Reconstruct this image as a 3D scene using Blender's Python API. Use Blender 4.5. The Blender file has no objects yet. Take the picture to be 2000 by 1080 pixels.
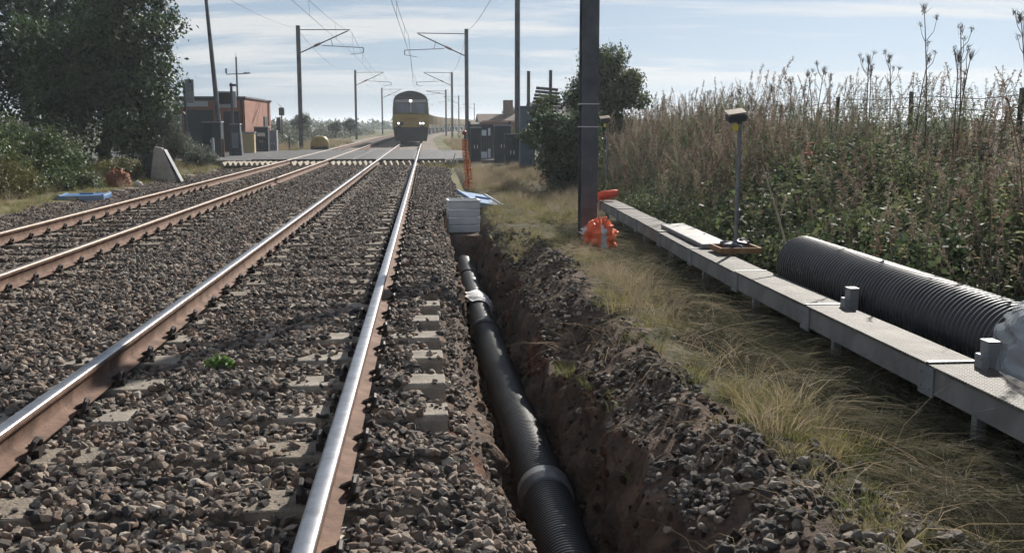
import bpy, bmesh, math, random
import numpy as np
from mathutils import Vector, Matrix, Euler

random.seed(7); rng = np.random.default_rng(7)
R = math.radians
scene = bpy.context.scene
C = scene.collection

# ------------------------------------------------------------------ camera, sky, sun, exposure
cam_d = bpy.data.cameras.new('camera'); cam = bpy.data.objects.new('camera', cam_d); C.objects.link(cam)
cam_d.sensor_width = 36.0; cam_d.lens = 36.0; cam_d.clip_start = 0.1; cam_d.clip_end = 8000
cam.location = (0, 0, 1.34)
cam.rotation_euler = (R(90 - 8.3906), 0, R(-4.7504))
scene.camera = cam

SUN_AZ, SUN_EL = 28.0, 30.0          # degrees right of the track direction (+Y), above the horizon
world = bpy.data.worlds.new('World'); scene.world = world; world.use_nodes = True
def build_world():
    nt = world.node_tree; nt.nodes.clear(); N = nt.nodes.new; L = nt.links.new
    out = N('ShaderNodeOutputWorld'); bg = N('ShaderNodeBackground')
    sky = N('ShaderNodeTexSky'); sky.sky_type = 'NISHITA'; sky.sun_disc = False
    sky.sun_elevation = R(SUN_EL); sky.sun_rotation = R(SUN_AZ); sky.air_density = 1.0; sky.dust_density = 0.8; sky.ozone_density = 1.6
    # thin high veil: evens the clear sky out, as in the photograph
    gm = N('ShaderNodeGamma'); gm.inputs[1].default_value = 0.5; L(sky.outputs[0], gm.inputs[0])
    tn = N('ShaderNodeMixRGB'); tn.blend_type = 'MULTIPLY'; tn.inputs[0].default_value = 1; tn.inputs[2].default_value = (1.48, 1.82, 2.28, 1)
    bw = N('ShaderNodeRGBToBW'); L(gm.outputs[0], bw.inputs[0]); ds = N('ShaderNodeMixRGB'); ds.inputs[0].default_value = .45; L(gm.outputs[0], ds.inputs[1]); L(bw.outputs[0], ds.inputs[2]); L(ds.outputs[0], tn.inputs[1]); base = tn.outputs[0]
    tc = N('ShaderNodeTexCoord'); sep = N('ShaderNodeSeparateXYZ'); L(tc.outputs['Generated'], sep.inputs[0])
    def m(op, a, b=None, clamp=False):
        n = N('ShaderNodeMath'); n.operation = op; n.use_clamp = clamp
        for i, v in enumerate((a, b)):
            if v is None: continue
            if isinstance(v, (int, float)): n.inputs[i].default_value = v
            else: L(v, n.inputs[i])
        return n.outputs[0]
    z = m('MAXIMUM', sep.outputs[2], 0.0); zz = m('ADD', z, 0.06)
    cx = m('DIVIDE', sep.outputs[0], zz); cy = m('DIVIDE', sep.outputs[1], zz)
    comb = N('ShaderNodeCombineXYZ'); L(m('MULTIPLY', cx, 0.22), comb.inputs[0]); L(m('MULTIPLY', cy, 0.40), comb.inputs[1])
    comb.inputs[2].default_value = 5.5
    n1 = N('ShaderNodeTexNoise'); n1.inputs['Scale'].default_value = 1.2; n1.inputs['Detail'].default_value = 9; n1.inputs['Roughness'].default_value = 0.62
    n1.inputs['Distortion'].default_value = 0.5; L(comb.outputs[0], n1.inputs['Vector'])
    rp = N('ShaderNodeValToRGB'); e = rp.color_ramp.elements; e[0].position = 0.48; e[1].position = 0.58
    e[0].color = (0, 0, 0, 1); e[1].color = (1, 1, 1, 1); L(n1.outputs['Fac'], rp.inputs[0])
    fade = m('MULTIPLY', m('MULTIPLY', m('SUBTRACT', z, 0.018), 30.0, True), 0.85, True)
    fac = m('MULTIPLY', rp.outputs[0], fade)
    # a cloud is lit by the same sky: brighter than the blue behind it, most of all towards the sun
    bright = N('ShaderNodeMixRGB'); bright.blend_type = 'MIX'; bright.inputs[0].default_value = 0.7
    L(base, bright.inputs[1]); bright.inputs[2].default_value = (9.6, 9.3, 8.8, 1)
    mix = N('ShaderNodeMixRGB'); L(fac, mix.inputs[0]); L(base, mix.inputs[1]); L(bright.outputs[0], mix.inputs[2])
    L(mix.outputs[0], bg.inputs[0]); bg.inputs[1].default_value = 0.063; L(bg.outputs[0], out.inputs[0])
build_world()

sun_d = bpy.data.lights.new('sun', 'SUN'); sun = bpy.data.objects.new('sun', sun_d); C.objects.link(sun)
sun_d.energy = 4.9; sun_d.angle = R(0.6); sun_d.color = (1.0, 0.945, 0.86)
sv = Vector((math.sin(R(SUN_AZ)) * math.cos(R(SUN_EL)), math.cos(R(SUN_AZ)) * math.cos(R(SUN_EL)), math.sin(R(SUN_EL))))
sun.rotation_euler = sv.to_track_quat('Z', 'Y').to_euler(); sun.location = sv * 60

scene.view_settings.view_transform = 'Standard'; scene.view_settings.look = 'None'
scene.view_settings.gamma = 1.0; scene.view_settings.use_curve_mapping = False
scene.view_settings.exposure = 0.62
scene.render.engine = 'CYCLES'
cy_ = scene.cycles; cy_.use_denoising = True; cy_.max_bounces = 5; cy_.diffuse_bounces = 2; cy_.use_adaptive_sampling = True; cy_.adaptive_threshold = 0.04; cy_.glossy_bounces = 2
cy_.transmission_bounces = 4; cy_.transparent_max_bounces = 6; cy_.volume_bounces = 0; cy_.caustics_reflective = False; cy_.caustics_refractive = False
cy_.sample_clamp_indirect = 4.0

# ------------------------------------------------------------------ noise helpers
def _hash(i, j, s):
    h = (i.astype(np.int64) * 374761393 + j.astype(np.int64) * 668265263 + s * 1442695041) & 0x7fffffff
    h = ((h ^ (h >> 13)) * 1274126177) & 0x7fffffff
    return ((h ^ (h >> 16)) & 0xffff) / 65535.0
def vnoise(x, y, sc=1.0, seed=0):
    x = np.asarray(x, float) / sc; y = np.asarray(y, float) / sc
    i = np.floor(x); j = np.floor(y); u = x - i; v = y - j; u = u*u*(3-2*u); v = v*v*(3-2*v)
    a = _hash(i, j, seed); b = _hash(i+1, j, seed); c = _hash(i, j+1, seed); d = _hash(i+1, j+1, seed)
    return (a*(1-u)+b*u)*(1-v) + (c*(1-u)+d*u)*v
def fbm(x, y, sc=1.0, seed=0, o=3):
    t = 0; w = 0; a = 1.0
    for k in range(o):
        t = t + a*vnoise(x, y, sc/2**k, seed+k*17); w += a; a *= .5
    return t/w - .5
def lerp(a, b, t): return a + (b-a)*t
def sstep(a, b, x):
    t = np.clip((np.asarray(x, float)-a)/(b-a), 0, 1); return t*t*(3-2*t)
def ramp(x, xs, ys): return np.interp(x, xs, ys)

# ------------------------------------------------------------------ the lie of the land
def curve_off(y):
    y = np.asarray(y, float); return np.maximum(0, y-110)**2 / 2200.0
def x_left(y):
    y = np.asarray(y, float)
    return ramp(y, [-5, 4.3, 5.1, 9.3, 9.9, 18], [.27, .25, -.08, -.08, .07, .12]) + .05*fbm(y, 0*y, .5, 3)
def x_right(y):
    y = np.asarray(y, float)
    return ramp(y, [-5, 3.5, 5, 8, 12, 18], [1.0, 1.02, 1.08, 1.0, .98, .98]) + .16*fbm(y, 0*y+5, .9, 9) + .08*fbm(y, 0*y+5, .22, 11)
def hz(x, y):
    x = np.asarray(x, float); y = np.asarray(y, float); x, y = np.broadcast_arrays(x, y)
    xc = x - curve_off(y)
    z = ramp(xc, [-400, -60, -16, -10, -7.4, -6.6, -5.9, -3.3, -2.85, -2.4, .1, .5, 1.0, 1.1, 1.4, 1.75, 2.4, 3.2, 3.75, 4.6, 7.0, 8.5, 14, 60, 400],
             [-.2, .1, .1, -.02, -.32, -.31, -.215, -.2, -.16, -.2, -.215, -.23, -.40, -.30, -.12, -.17, -.36, -.36, -.25, .0, 1.15, 1.25, 1.0, .2, -.2])
    flat = ramp(xc, [-400, -60, -16, -10, -7.4, -6.6, -5.9, .1, 1.2, 3, 6, 60, 400], [-.3, -.2, -.15, -.12, -.3, -.31, -.215, -.215, -.22, -.18, -.1, -.1, -.3])
    k = sstep(26, 42, y); k2 = sstep(12, 17, y)
    zr = np.where((xc > .3) & (xc < 3.75), lerp(z, np.minimum(z, np.maximum(flat, -.25)), k2), z)
    z = lerp(zr, flat, np.where(xc > -5.9, k, sstep(36, 46, y)))
    rough = np.where((xc > -6.5) & (xc < .3), .014, .05)
    z = z + rough*2*fbm(x, y, .35, 21) + np.where(xc > 3.9, .25*fbm(x, y, 1.6, 5), 0) * (1-k)
    z = z + np.where((xc > 1.0) & (xc < 1.9) & (y < 14), .13*fbm(x, y, .45, 31) + .06*fbm(x, y, .16, 33), 0)
    z = z - np.where(x > .9, .34*np.exp(-((x-1.2)/.27)**2-((y-7.95)/.62)**2), 0)       # a slump in the right side
    # the trench
    xl = x_left(y); xr = x_right(y); nn = .05*fbm(x*1.0, y, .3, 41)
    toe = ramp(y, [-5, 3.9, 5.0, 18], [.48, .47, .34, .34]) + .04*fbm(y, 0*y+2, .35, 43)
    floor = -1.12 + .07*fbm(x, y, .4, 45)
    zl = np.interp(0, [0], [0])
    t1 = np.clip((x-xl)/(toe-xl), 0, 1); t2 = np.clip((x-toe)/.09, 0, 1)
    left = lerp(lerp(-.235, -.5, t1**1.1) + nn, floor, t2)
    inner = xr - .16 - .06*fbm(y, 0*y+9, .5, 47)
    t3 = np.clip((x-inner)/(xr-inner), 0, 1)
    right = lerp(floor, z + .0*nn, t3**.8)
    tz = np.where(x < .7, left, right)
    tz = np.where(x <= xl, z, tz); tz = np.where(x >= xr, z, tz)
    end = sstep(17.45, 17.1, y)
    z_tr = lerp(z, np.minimum(tz, z+.0), np.where((x > xl) & (x < xr), end, 0))
    pit = (x > .28) & (x < 1.0) & (y > 17.1) & (y < 19.0)
    z_tr = np.where(pit, np.minimum(z_tr, -.52), z_tr)
    return z_tr
def hz1(x, y): return float(hz(np.array([x]), np.array([y]))[0])

# ------------------------------------------------------------------ mesh helpers
class MB:
    """collects shapes of ONE part"""
    def __init__(s): s.v = []; s.f = []; s.m = []
    def add(s, vs, fs, mi=0):
        o = len(s.v); s.v += [tuple(map(float, p)) for p in vs]; s.f += [tuple(o+i for i in f) for f in fs]; s.m += [mi]*len(fs); return s
    def box(s, c, d, rot=None, mi=0, taper=1.0):
        hx, hy, hzz = d[0]/2, d[1]/2, d[2]/2
        vs = [Vector((sx*hx*(taper if sz > 0 else 1), sy*hy*(taper if sz > 0 else 1), sz*hzz)) for sz in (-1, 1) for sy in (-1, 1) for sx in (-1, 1)]
        if rot is not None:
            E_ = Euler(rot).to_matrix(); vs = [E_ @ p for p in vs]
        vs = [p+Vector(c) for p in vs]
        return s.add(vs, [(0, 2, 3, 1), (4, 5, 7, 6), (0, 1, 5, 4), (2, 6, 7, 3), (0, 4, 6, 2), (1, 3, 7, 5)], mi)
    def tube(s, path, r, n=8, mi=0, cap=True):
        P = [Vector(p) for p in path]; rs = r if isinstance(r, (list, tuple, np.ndarray)) else [r]*len(P)
        o = len(s.v); up = Vector((0, 0, 1)); vs = []
        t0 = (P[1]-P[0]).normalized(); side = t0.cross(up)
        if side.length < 1e-3: side = Vector((1, 0, 0))
        side.normalize()
        for i, p in enumerate(P):
            t = (P[min(i+1, len(P)-1)]-P[max(i-1, 0)]).normalized()
            side = (side - t*side.dot(t)).normalized(); b = t.cross(side)
            for k in range(n):
                a = 2*math.pi*k/n; vs.append(p + (side*math.cos(a)+b*math.sin(a))*float(rs[i]))
        fs = [(i*n+k, i*n+(k+1) % n, (i+1)*n+(k+1) % n, (i+1)*n+k) for i in range(len(P)-1) for k in range(n)]
        if cap: fs += [tuple(range(n-1, -1, -1)), tuple((len(P)-1)*n+k for k in range(n))]
        return s.add(vs, fs, mi)
    def prism(s, poly, d, axis='y', c=(0, 0, 0), mi=0):
        """polygon (u,w) extruded by d along axis y (u=x,w=z), x (u=y,w=z) or z (u=x,w=y), centred"""
        n = len(poly); vs = []
        for e in (-d/2, d/2):
            for u, w in poly:
                p = {'y': (u, e, w), 'x': (e, u, w), 'z': (u, w, e)}[axis]; vs.append((p[0]+c[0], p[1]+c[1], p[2]+c[2]))
        fs = [tuple(range(n)), tuple(range(2*n-1, n-1, -1))] + [(k, n+k, n+(k+1) % n, (k+1) % n) for k in range(n)]
        return s.add(vs, fs, mi)
    def ball(s, c, r, nu=10, nv=7, mi=0, jit=0.0):
        rr = r if isinstance(r, (tuple, list)) else (r, r, r); vs = []
        for j in range(nv+1):
            ph = math.pi*j/nv
            for i in range(nu):
                a = 2*math.pi*i/nu; q = 1+random.uniform(-jit, jit)
                vs.append((c[0]+rr[0]*q*math.sin(ph)*math.cos(a), c[1]+rr[1]*q*math.sin(ph)*math.sin(a), c[2]+rr[2]*q*math.cos(ph)))
        fs = [(j*nu+i, (j+1)*nu+i, (j+1)*nu+(i+1) % nu, j*nu+(i+1) % nu) for j in range(nv) for i in range(nu)]
        return s.add(vs, fs, mi)
    def data(s, name, mats, smooth=False, bevel=0):
        me = bpy.data.meshes.new(name); me.from_pydata(s.v, [], s.f); me.validate(); 
        for m_ in (mats if isinstance(mats, (list, tuple)) else [mats]): me.materials.append(m_)
        if len(me.polygons) == len(s.m): me.polygons.foreach_set('material_index', s.m)
        bm = bmesh.new(); bm.from_mesh(me)
        if smooth == 'merge': bmesh.ops.remove_doubles(bm, verts=bm.verts, dist=1e-4)
        bmesh.ops.recalc_face_normals(bm, faces=bm.faces)
        if bevel:
            es = [e for e in bm.edges if len(e.link_faces) == 2 and e.calc_face_angle(0) > .5]
            bmesh.ops.bevel(bm, geom=es, offset=bevel, segments=1, affect='EDGES', clamp_overlap=True)
        bm.to_mesh(me); bm.free()
        if smooth: me.polygons.foreach_set('use_smooth', [True]*len(me.polygons))
        me.update(); return me
    def build(s, name, mats, parent=None, smooth=False, bevel=0, loc=(0, 0, 0)):
        return link(name, s.data(name, mats, smooth, bevel), parent, loc)
def link(name, me, parent=None, loc=(0, 0, 0), rot=(0, 0, 0), scale=None):
    o = bpy.data.objects.new(name, me); C.objects.link(o); o.location = loc; o.rotation_euler = rot
    if scale is not None: o.scale = scale if hasattr(scale, '__len__') else (scale,)*3
    if parent: o.parent = parent
    return o
def tag(o, label, cat, group=None, kind=None):
    if label: o['label'] = label
    if cat: o['category'] = cat
    if group: o['group'] = group
    if kind: o['kind'] = kind
    return o
def thing(name, label, cat, loc=(0, 0, 0), rz=0, group=None):
    o = bpy.data.objects.new(name, None); C.objects.link(o); o.location = loc; o.rotation_euler = (0, 0, rz); o.empty_display_size = .2
    return tag(o, label, cat, group)
def copy_tree(o, parent=None):
    c = o.copy(); C.objects.link(c)
    if parent: c.parent = parent
    for ch in o.children: copy_tree(ch, c)
    return c
def np_mesh(name, V, F, mats, smooth=False, tint=None, mi=None):
    me = bpy.data.meshes.new(name); V = np.asarray(V, np.float32); F = np.asarray(F, np.int32); n, k = F.shape
    me.vertices.add(len(V)); me.vertices.foreach_set('co', V.ravel()); me.loops.add(n*k); me.loops.foreach_set('vertex_index', F.ravel())
    me.polygons.add(n); me.polygons.foreach_set('loop_start', np.arange(0, n*k, k, dtype=np.int32))
    try: me.polygons.foreach_set('loop_total', np.full(n, k, np.int32))
    except Exception: pass
    for m_ in (mats if isinstance(mats, (list, tuple)) else [mats]): me.materials.append(m_)
    if mi is not None: me.polygons.foreach_set('material_index', np.asarray(mi, np.int32))
    if tint is not None:
        a = me.attributes.new('tint', 'FLOAT', 'POINT'); a.data.foreach_set('value', np.asarray(tint, np.float32))
    me.update(calc_edges=True)
    if smooth: me.polygons.foreach_set('use_smooth', np.ones(n, bool))
    return me

# ------------------------------------------------------------------ materials
MATS = {}
def mat(name, c1, c2=None, rough=.8, metal=0.0, scale=6.0, detail=6, bump=0.0, bscale=None, spec=.4, lo=.35, hi=.65, coords='Object', c3=None, emis=None):
    if name in MATS: return MATS[name]
    m = bpy.data.materials.new(name); m.use_nodes = True; nt = m.node_tree; b = nt.nodes['Principled BSDF']; N = nt.nodes.new; L = nt.links.new
    b.inputs['Roughness'].default_value = rough; b.inputs['Metallic'].default_value = metal; b.inputs['Specular IOR Level'].default_value = spec
    b.inputs['Base Color'].default_value = (*c1, 1)
    if emis: b.inputs['Emission Color'].default_value = (*c1, 1); b.inputs['Emission Strength'].default_value = emis
    if c2 is not None or bump:
        tc = N('ShaderNodeTexCoord'); n = N('ShaderNodeTexNoise'); n.inputs['Scale'].default_value = scale; n.inputs['Detail'].default_value = detail; n.inputs['Roughness'].default_value = .62
        L(tc.outputs[coords], n.inputs['Vector'])
        if c2 is not None:
            r = N('ShaderNodeValToRGB'); r.color_ramp.elements[0].position = lo; r.color_ramp.elements[1].position = hi
            r.color_ramp.elements[0].color = (*c1, 1); r.color_ramp.elements[1].color = (*c2, 1)
            if c3 is not None: e = r.color_ramp.elements.new((lo+hi)/2); e.color = (*c3, 1)
            L(n.outputs['Fac'], r.inputs[0]); L(r.outputs[0], b.inputs['Base Color'])
        if bump:
            n2 = N('ShaderNodeTexNoise'); n2.inputs['Scale'].default_value = bscale or scale*3; n2.inputs['Detail'].default_value = 8
            L(tc.outputs[coords], n2.inputs['Vector'])
            bp = N('ShaderNodeBump'); bp.inputs['Strength'].default_value = min(bump, 1); bp.inputs['Distance'].default_value = .02
            L(n2.outputs['Fac'], bp.inputs['Height']); L(bp.outputs[0], b.inputs['Normal'])
    MATS[name] = m; return m
def rand_mat(name, stops, rough=.85, transl=0.0, attr=None, hue=0.0, spec=.3, noise=None, bump=0):
    """colour picked from a ramp: per object/instance (Object Info random) or per leaf (attribute tint)"""
    if name in MATS: return MATS[name]
    m = bpy.data.materials.new(name); m.use_nodes = True; nt = m.node_tree; b = nt.nodes['Principled BSDF']; N = nt.nodes.new; L = nt.links.new
    b.inputs['Roughness'].default_value = rough; b.inputs['Specular IOR Level'].default_value = spec
    r = N('ShaderNodeValToRGB'); el = r.color_ramp.elements
    el[0].position = stops[0][0]; el[0].color = (*stops[0][1], 1); el[1].position = stops[-1][0]; el[1].color = (*stops[-1][1], 1)
    for p, c in stops[1:-1]: e = el.new(p); e.color = (*c, 1)
    if attr:
        a = N('ShaderNodeAttribute'); a.attribute_name = attr; L(a.outputs['Fac'], r.inputs[0])
    else:
        oi = N('ShaderNodeObjectInfo'); L(oi.outputs['Random'], r.inputs[0])
    col = r.outputs[0]
    if noise:
        tc = N('ShaderNodeTexCoord'); n = N('ShaderNodeTexNoise'); n.inputs['Scale'].default_value = noise[0]; n.inputs['Detail'].default_value = 5
        L(tc.outputs['Object'], n.inputs['Vector'])
        mr = N('ShaderNodeMapRange'); mr.inputs[1].default_value = .3; mr.inputs[2].default_value = .7; mr.inputs[3].default_value = 1-noise[1]; mr.inputs[4].default_value = 1+noise[1]
        L(n.outputs['Fac'], mr.inputs[0]); mx = N('ShaderNodeMixRGB'); mx.blend_type = 'MULTIPLY'; mx.inputs[0].default_value = 1
        L(col, mx.inputs[1]); L(mr.outputs[0], mx.inputs[2]); col = mx.outputs[0]
        if bump:
            bp = N('ShaderNodeBump'); bp.inputs['Strength'].default_value = bump; bp.inputs['Distance'].default_value = .01; L(n.outputs['Fac'], bp.inputs['Height']); L(bp.outputs[0], b.inputs['Normal'])
    L(col, b.inputs['Base Color'])
    if transl:
        t = N('ShaderNodeBsdfTranslucent'); L(col, t.inputs[0]); ms = N('ShaderNodeMixShader'); ms.inputs[0].default_value = transl
        L(b.outputs[0], ms.inputs[1]); L(t.outputs[0], ms.inputs[2]); L(ms.outputs[0], nt.nodes['Material Output'].inputs[0])
    MATS[name] = m; return m
STONE = [(0, (.04, .036, .035)), (.2, (.085, .076, .07)), (.42, (.145, .12, .10)), (.6, (.21, .163, .128)), (.76, (.28, .198, .148)), (.88, (.35, .28, .215)), (1, (.44, .39, .33))]
M_stone = rand_mat('ballast_stone', STONE, rough=.85, noise=(38, .32), bump=.5)
M_spoil = rand_mat('spoil_stone', [(0, (.04, .036, .033)), (.4, (.105, .092, .08)), (.75, (.19, .16, .13)), (1, (.34, .29, .235))], rough=.85, noise=(38, .3), bump=.5)
def ballast_ground():
    m = bpy.data.materials.new('ballast_ground'); m.use_nodes = True; nt = m.node_tree; b = nt.nodes['Principled BSDF']; N = nt.nodes.new; L = nt.links.new
    tc = N('ShaderNodeTexCoord'); v = N('ShaderNodeTexVoronoi'); v.inputs['Scale'].default_value = 17; L(tc.outputs['Object'], v.inputs['Vector'])
    sp = N('ShaderNodeSeparateColor'); L(v.outputs['Color'], sp.inputs[0])
    r = N('ShaderNodeValToRGB'); el = r.color_ramp.elements; el[0].color = (*STONE[0][1], 1); el[1].color = (*STONE[-1][1], 1)
    for p, c in STONE[1:-1]: e = el.new(p); e.color = (*c, 1)
    L(sp.outputs[0], r.inputs[0]); L(r.outputs[0], b.inputs['Base Color']); b.inputs['Roughness'].default_value = .9
    bp = N('ShaderNodeBump'); bp.inputs['Strength'].default_value = 1; bp.inputs['Distance'].default_value = .04; bp.invert = True
    L(v.outputs['Distance'], bp.inputs['Height']); L(bp.outputs[0], b.inputs['Normal']); return m
M_ballast = ballast_ground()
M_soil = mat('trench_soil', (.04, .03, .024), (.19, .125, .088), scale=5, bump=1, bscale=28, rough=.95, lo=.3, hi=.75, c3=(.095, .066, .05), spec=.15)
M_redsoil = mat('red_soil', (.055, .03, .02), (.135, .07, .046), scale=14, bump=1, bscale=40, rough=.95, spec=.1)
M_verge = mat('verge_earth', (.035, .03, .018), (.12, .10, .055), scale=2.2, bump=.8, bscale=25, rough=.95, c3=(.06, .055, .028), spec=.1)
M_bank = mat('bank_earth', (.03, .027, .02), (.09, .075, .045), scale=1.5, bump=.8, bscale=14, rough=.95, spec=.1)
M_far = mat('field_ground', (.07, .075, .035), (.17, .15, .075), scale=.12, bump=0, rough=.95, spec=.1)
M_road = mat('asphalt', (.045, .045, .047), (.085, .083, .08), scale=1.3, bump=.25, bscale=60, rough=.8)
M_rubber = mat('crossing_panel', (.04, .039, .038), (.085, .08, .075), scale=2.4, bump=.3, bscale=30, rough=.7)
M_railtop = mat('rail_polished', (.46, .46, .47), (.30, .29, .29), metal=1.0, rough=.36, scale=9)
M_railside = mat('rail_rust', (.10, .06, .043), (.215, .135, .098), scale=7, bump=.25, bscale=50, rough=.85, spec=.2, c3=(.155, .094, .068))
M_raildull = mat('rail_dull_top', (.36, .30, .25), (.24, .18, .14), metal=.7, rough=.42, scale=9)
M_sleeper = mat('sleeper_concrete', (.17, .145, .118), (.34, .295, .24), scale=6, bump=.4, bscale=60, rough=.9, c3=(.25, .215, .175))
M_sleeper_d = mat('sleeper_dirty', (.12, .10, .078), (.27, .222, .17), scale=8, bump=.6, bscale=60, rough=.92)
M_clip = mat('clip_steel', (.018, .016, .016), (.05, .038, .03), scale=20, rough=.55, metal=.3)
M_galv = mat('weathered_steel', (.06, .068, .078), (.115, .122, .13), scale=3, rough=.6, metal=.3, bump=.1, bscale=30)
M_wire = mat('wire', (.05, .05, .055), rough=.5, metal=.5)
M_insul = mat('insulator', (.20, .12, .09), rough=.4)
M_concrete = mat('concrete', (.30, .29, .275), (.42, .41, .39), scale=5, bump=.2, bscale=40, rough=.9)

# ------------------------------------------------------------------ ground: one sheet, cut into its zones
def spaced(*segs):
    out = []
    for a, b, st in segs:
        n = max(1, int(round((b-a)/st))); out += list(np.linspace(a, b, n+1)[:-1])
    out.append(segs[-1][1]); return np.array(out)
def build_ground():
    xs = spaced((-1400, -500, 300), (-500, -100, 80), (-100, -30, 8), (-30, -12, .9), (-12, -6.6, .25), (-6.6, -.2, .13), (-.2, .02, .035), (.02, .28, .02), (.28, .56, .01), (.56, .76, .025), (.76, 1.16, .01), (1.16, 1.4, .02), (1.4, 2.2, .045), (2.2, 4, .1), (4, 9, .22), (9, 30, 1.2), (30, 100, 8), (100, 500, 80), (500, 1400, 300))
    ys = spaced((-6, 2, .5), (2, 7, .045), (7, 12, .08), (12, 20, .14), (20, 42, .4), (42, 66, 1.0), (66, 120, 3), (120, 400, 14), (400, 1200, 100), (1200, 2400, 400))
    X, Y = np.meshgrid(xs, ys); Z = hz(X, Y)
    nx, ny = len(xs), len(ys)
    # the dug walls are rough: push them in and out sideways by noise over their own face
    wall = sstep(-.30, -.5, Z)*sstep(-1.1, -.95, Z)*(Y < 17.2)*(X > .3)*(X < 1.3)
    X = X + wall*(.22*fbm(Y, Z*1.2, .34, 131)+.13*fbm(Y, Z, .10, 133)+.05*fbm(Y, Z, .04, 135))
    V = np.stack([X, Y, Z], -1).reshape(-1, 3)
    I = np.arange(nx*ny).reshape(ny, nx); F = np.stack([I[:-1, :-1], I[:-1, 1:], I[1:, 1:], I[1:, :-1]], -1).reshape(-1, 4)
    c = V[F].mean(1); x, y = c[:, 0]-curve_off(c[:, 1]), c[:, 1]
    zone = np.full(len(F), 4)
    rag = .25*fbm(x, y, .5, 61)
    zone[(x > 1.0) & (x < 70) & (y < 60)] = 2
    zone[(x > 3.7+rag) & (x < 40) & (y < 42)] = 3
    zone[(x > -7.7+2*rag) & (x < np.where(y < 17.4, x_left(y), .75+rag)) & (y < 420) & (y > -6)] = 0
    zone[(x >= x_left(y)) & (x < x_right(y)) & (y < 17.4)] = 1
    zone[(x >= .2) & (x < 1.02) & (y >= 17.0) & (y < 19.1)] = 1
    red = (zone == 1) & (((x < .62) & (y > 4.1) & (y < 5.9) & (fbm(x, y, .4, 65)+.25*fbm(x, y, .08, 66) > -.10+.35*np.abs(y-5.0)**2)) | ((x > .8) & (fbm(y, c[:, 2]*1.3, .7, 67)+.3*fbm(y, c[:, 2], .12, 68) > .17)))
    zone[(x >= x_right(y)) & (x < 1.55+rag*1.3) & (y < 12.5+rag)] = 5
    objs = {}
    for k, (nm, mm) in {0: ('ballast_bed', M_ballast), 1: ('trench', M_soil), 2: ('grass_verge', M_verge), 3: ('bank', M_bank), 4: ('ground', M_far), 5: ('spoil_heap', M_soil)}.items():
        f = F[zone == k]; u, inv = np.unique(f, return_inverse=True)
        me = np_mesh(nm, V[u], inv.reshape(f.shape), [mm, M_redsoil] if k == 1 else mm, smooth=(k in (2, 3, 4)), mi=red[zone == 1].astype(int) if k == 1 else None)
        o = link(nm, me); o['kind'] = 'structure'; objs[nm] = o
    return objs
GROUND = build_ground()

# ------------------------------------------------------------------ scatter by geometry nodes (stuff)
def scatter(name, meshes, P, rot, scl, idx, label, cat, parent=None):
    P = np.asarray(P, np.float32); n = len(P)
    me = bpy.data.meshes.new(name); me.vertices.add(n); me.vertices.foreach_set('co', P.ravel())
    a = me.attributes.new('rot', 'FLOAT_VECTOR', 'POINT'); a.data.foreach_set('vector', np.asarray(rot, np.float32).ravel())
    scl = np.asarray(scl, np.float32); scl = np.repeat(scl[:, None], 3, 1) if scl.ndim == 1 else scl
    a = me.attributes.new('scl', 'FLOAT_VECTOR', 'POINT'); a.data.foreach_set('vector', scl.ravel())
    a = me.attributes.new('idx', 'INT', 'POINT'); a.data.foreach_set('value', np.asarray(idx, np.int32))
    o = link(name, me, parent); o['kind'] = 'stuff'
    if label: o['label'] = label
    if cat: o['category'] = cat
    nt = bpy.data.node_groups.new(name+'_nodes', 'GeometryNodeTree'); N = nt.nodes.new; L = nt.links.new
    nt.interface.new_socket('Geometry', in_out='INPUT', socket_type='NodeSocketGeometry'); nt.interface.new_socket('Geometry', in_out='OUTPUT', socket_type='NodeSocketGeometry')
    gi = N('NodeGroupInput'); go = N('NodeGroupOutput'); iop = N('GeometryNodeInstanceOnPoints'); g2i = N('GeometryNodeGeometryToInstance')
    for m_ in meshes:
        ob = bpy.data.objects.new(m_.name, m_); oi = N('GeometryNodeObjectInfo'); oi.inputs['Object'].default_value = ob; L(oi.outputs['Geometry'], g2i.inputs[0])
    def na(nm, ty):
        q = N('GeometryNodeInputNamedAttribute'); q.data_type = ty; q.inputs['Name'].default_value = nm; return q.outputs['Attribute']
    L(gi.outputs[0], iop.inputs['Points']); L(g2i.outputs[0], iop.inputs['Instance']); iop.inputs['Pick Instance'].default_value = True
    L(na('idx', 'INT'), iop.inputs['Instance Index']); L(na('rot', 'FLOAT_VECTOR'), iop.inputs['Rotation']); L(na('scl', 'FLOAT_VECTOR'), iop.inputs['Scale'])
    L(iop.outputs[0], go.inputs[0])
    md = o.modifiers.new('scatter', 'NODES'); md.node_group = nt
    return o

def stone_mesh(k, material, flat=1.0):
    bm = bmesh.new()
    for _ in range(19):
        d = Vector((random.gauss(0, 1), random.gauss(0, 1), random.gauss(0, 1))).normalized()*random.uniform(.82, 1.0)
        bm.verts.new((d.x*1.0, d.y*.74, d.z*.62*flat))
    r = bmesh.ops.convex_hull(bm, input=bm.verts)
    junk = [g for g in r['geom_interior'] if isinstance(g, bmesh.types.BMVert)]
    bmesh.ops.delete(bm, geom=junk, context='VERTS')
    me = bpy.data.meshes.new('stone_%d' % k); bm.to_mesh(me); bm.free(); me.materials.append(material); return me

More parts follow.
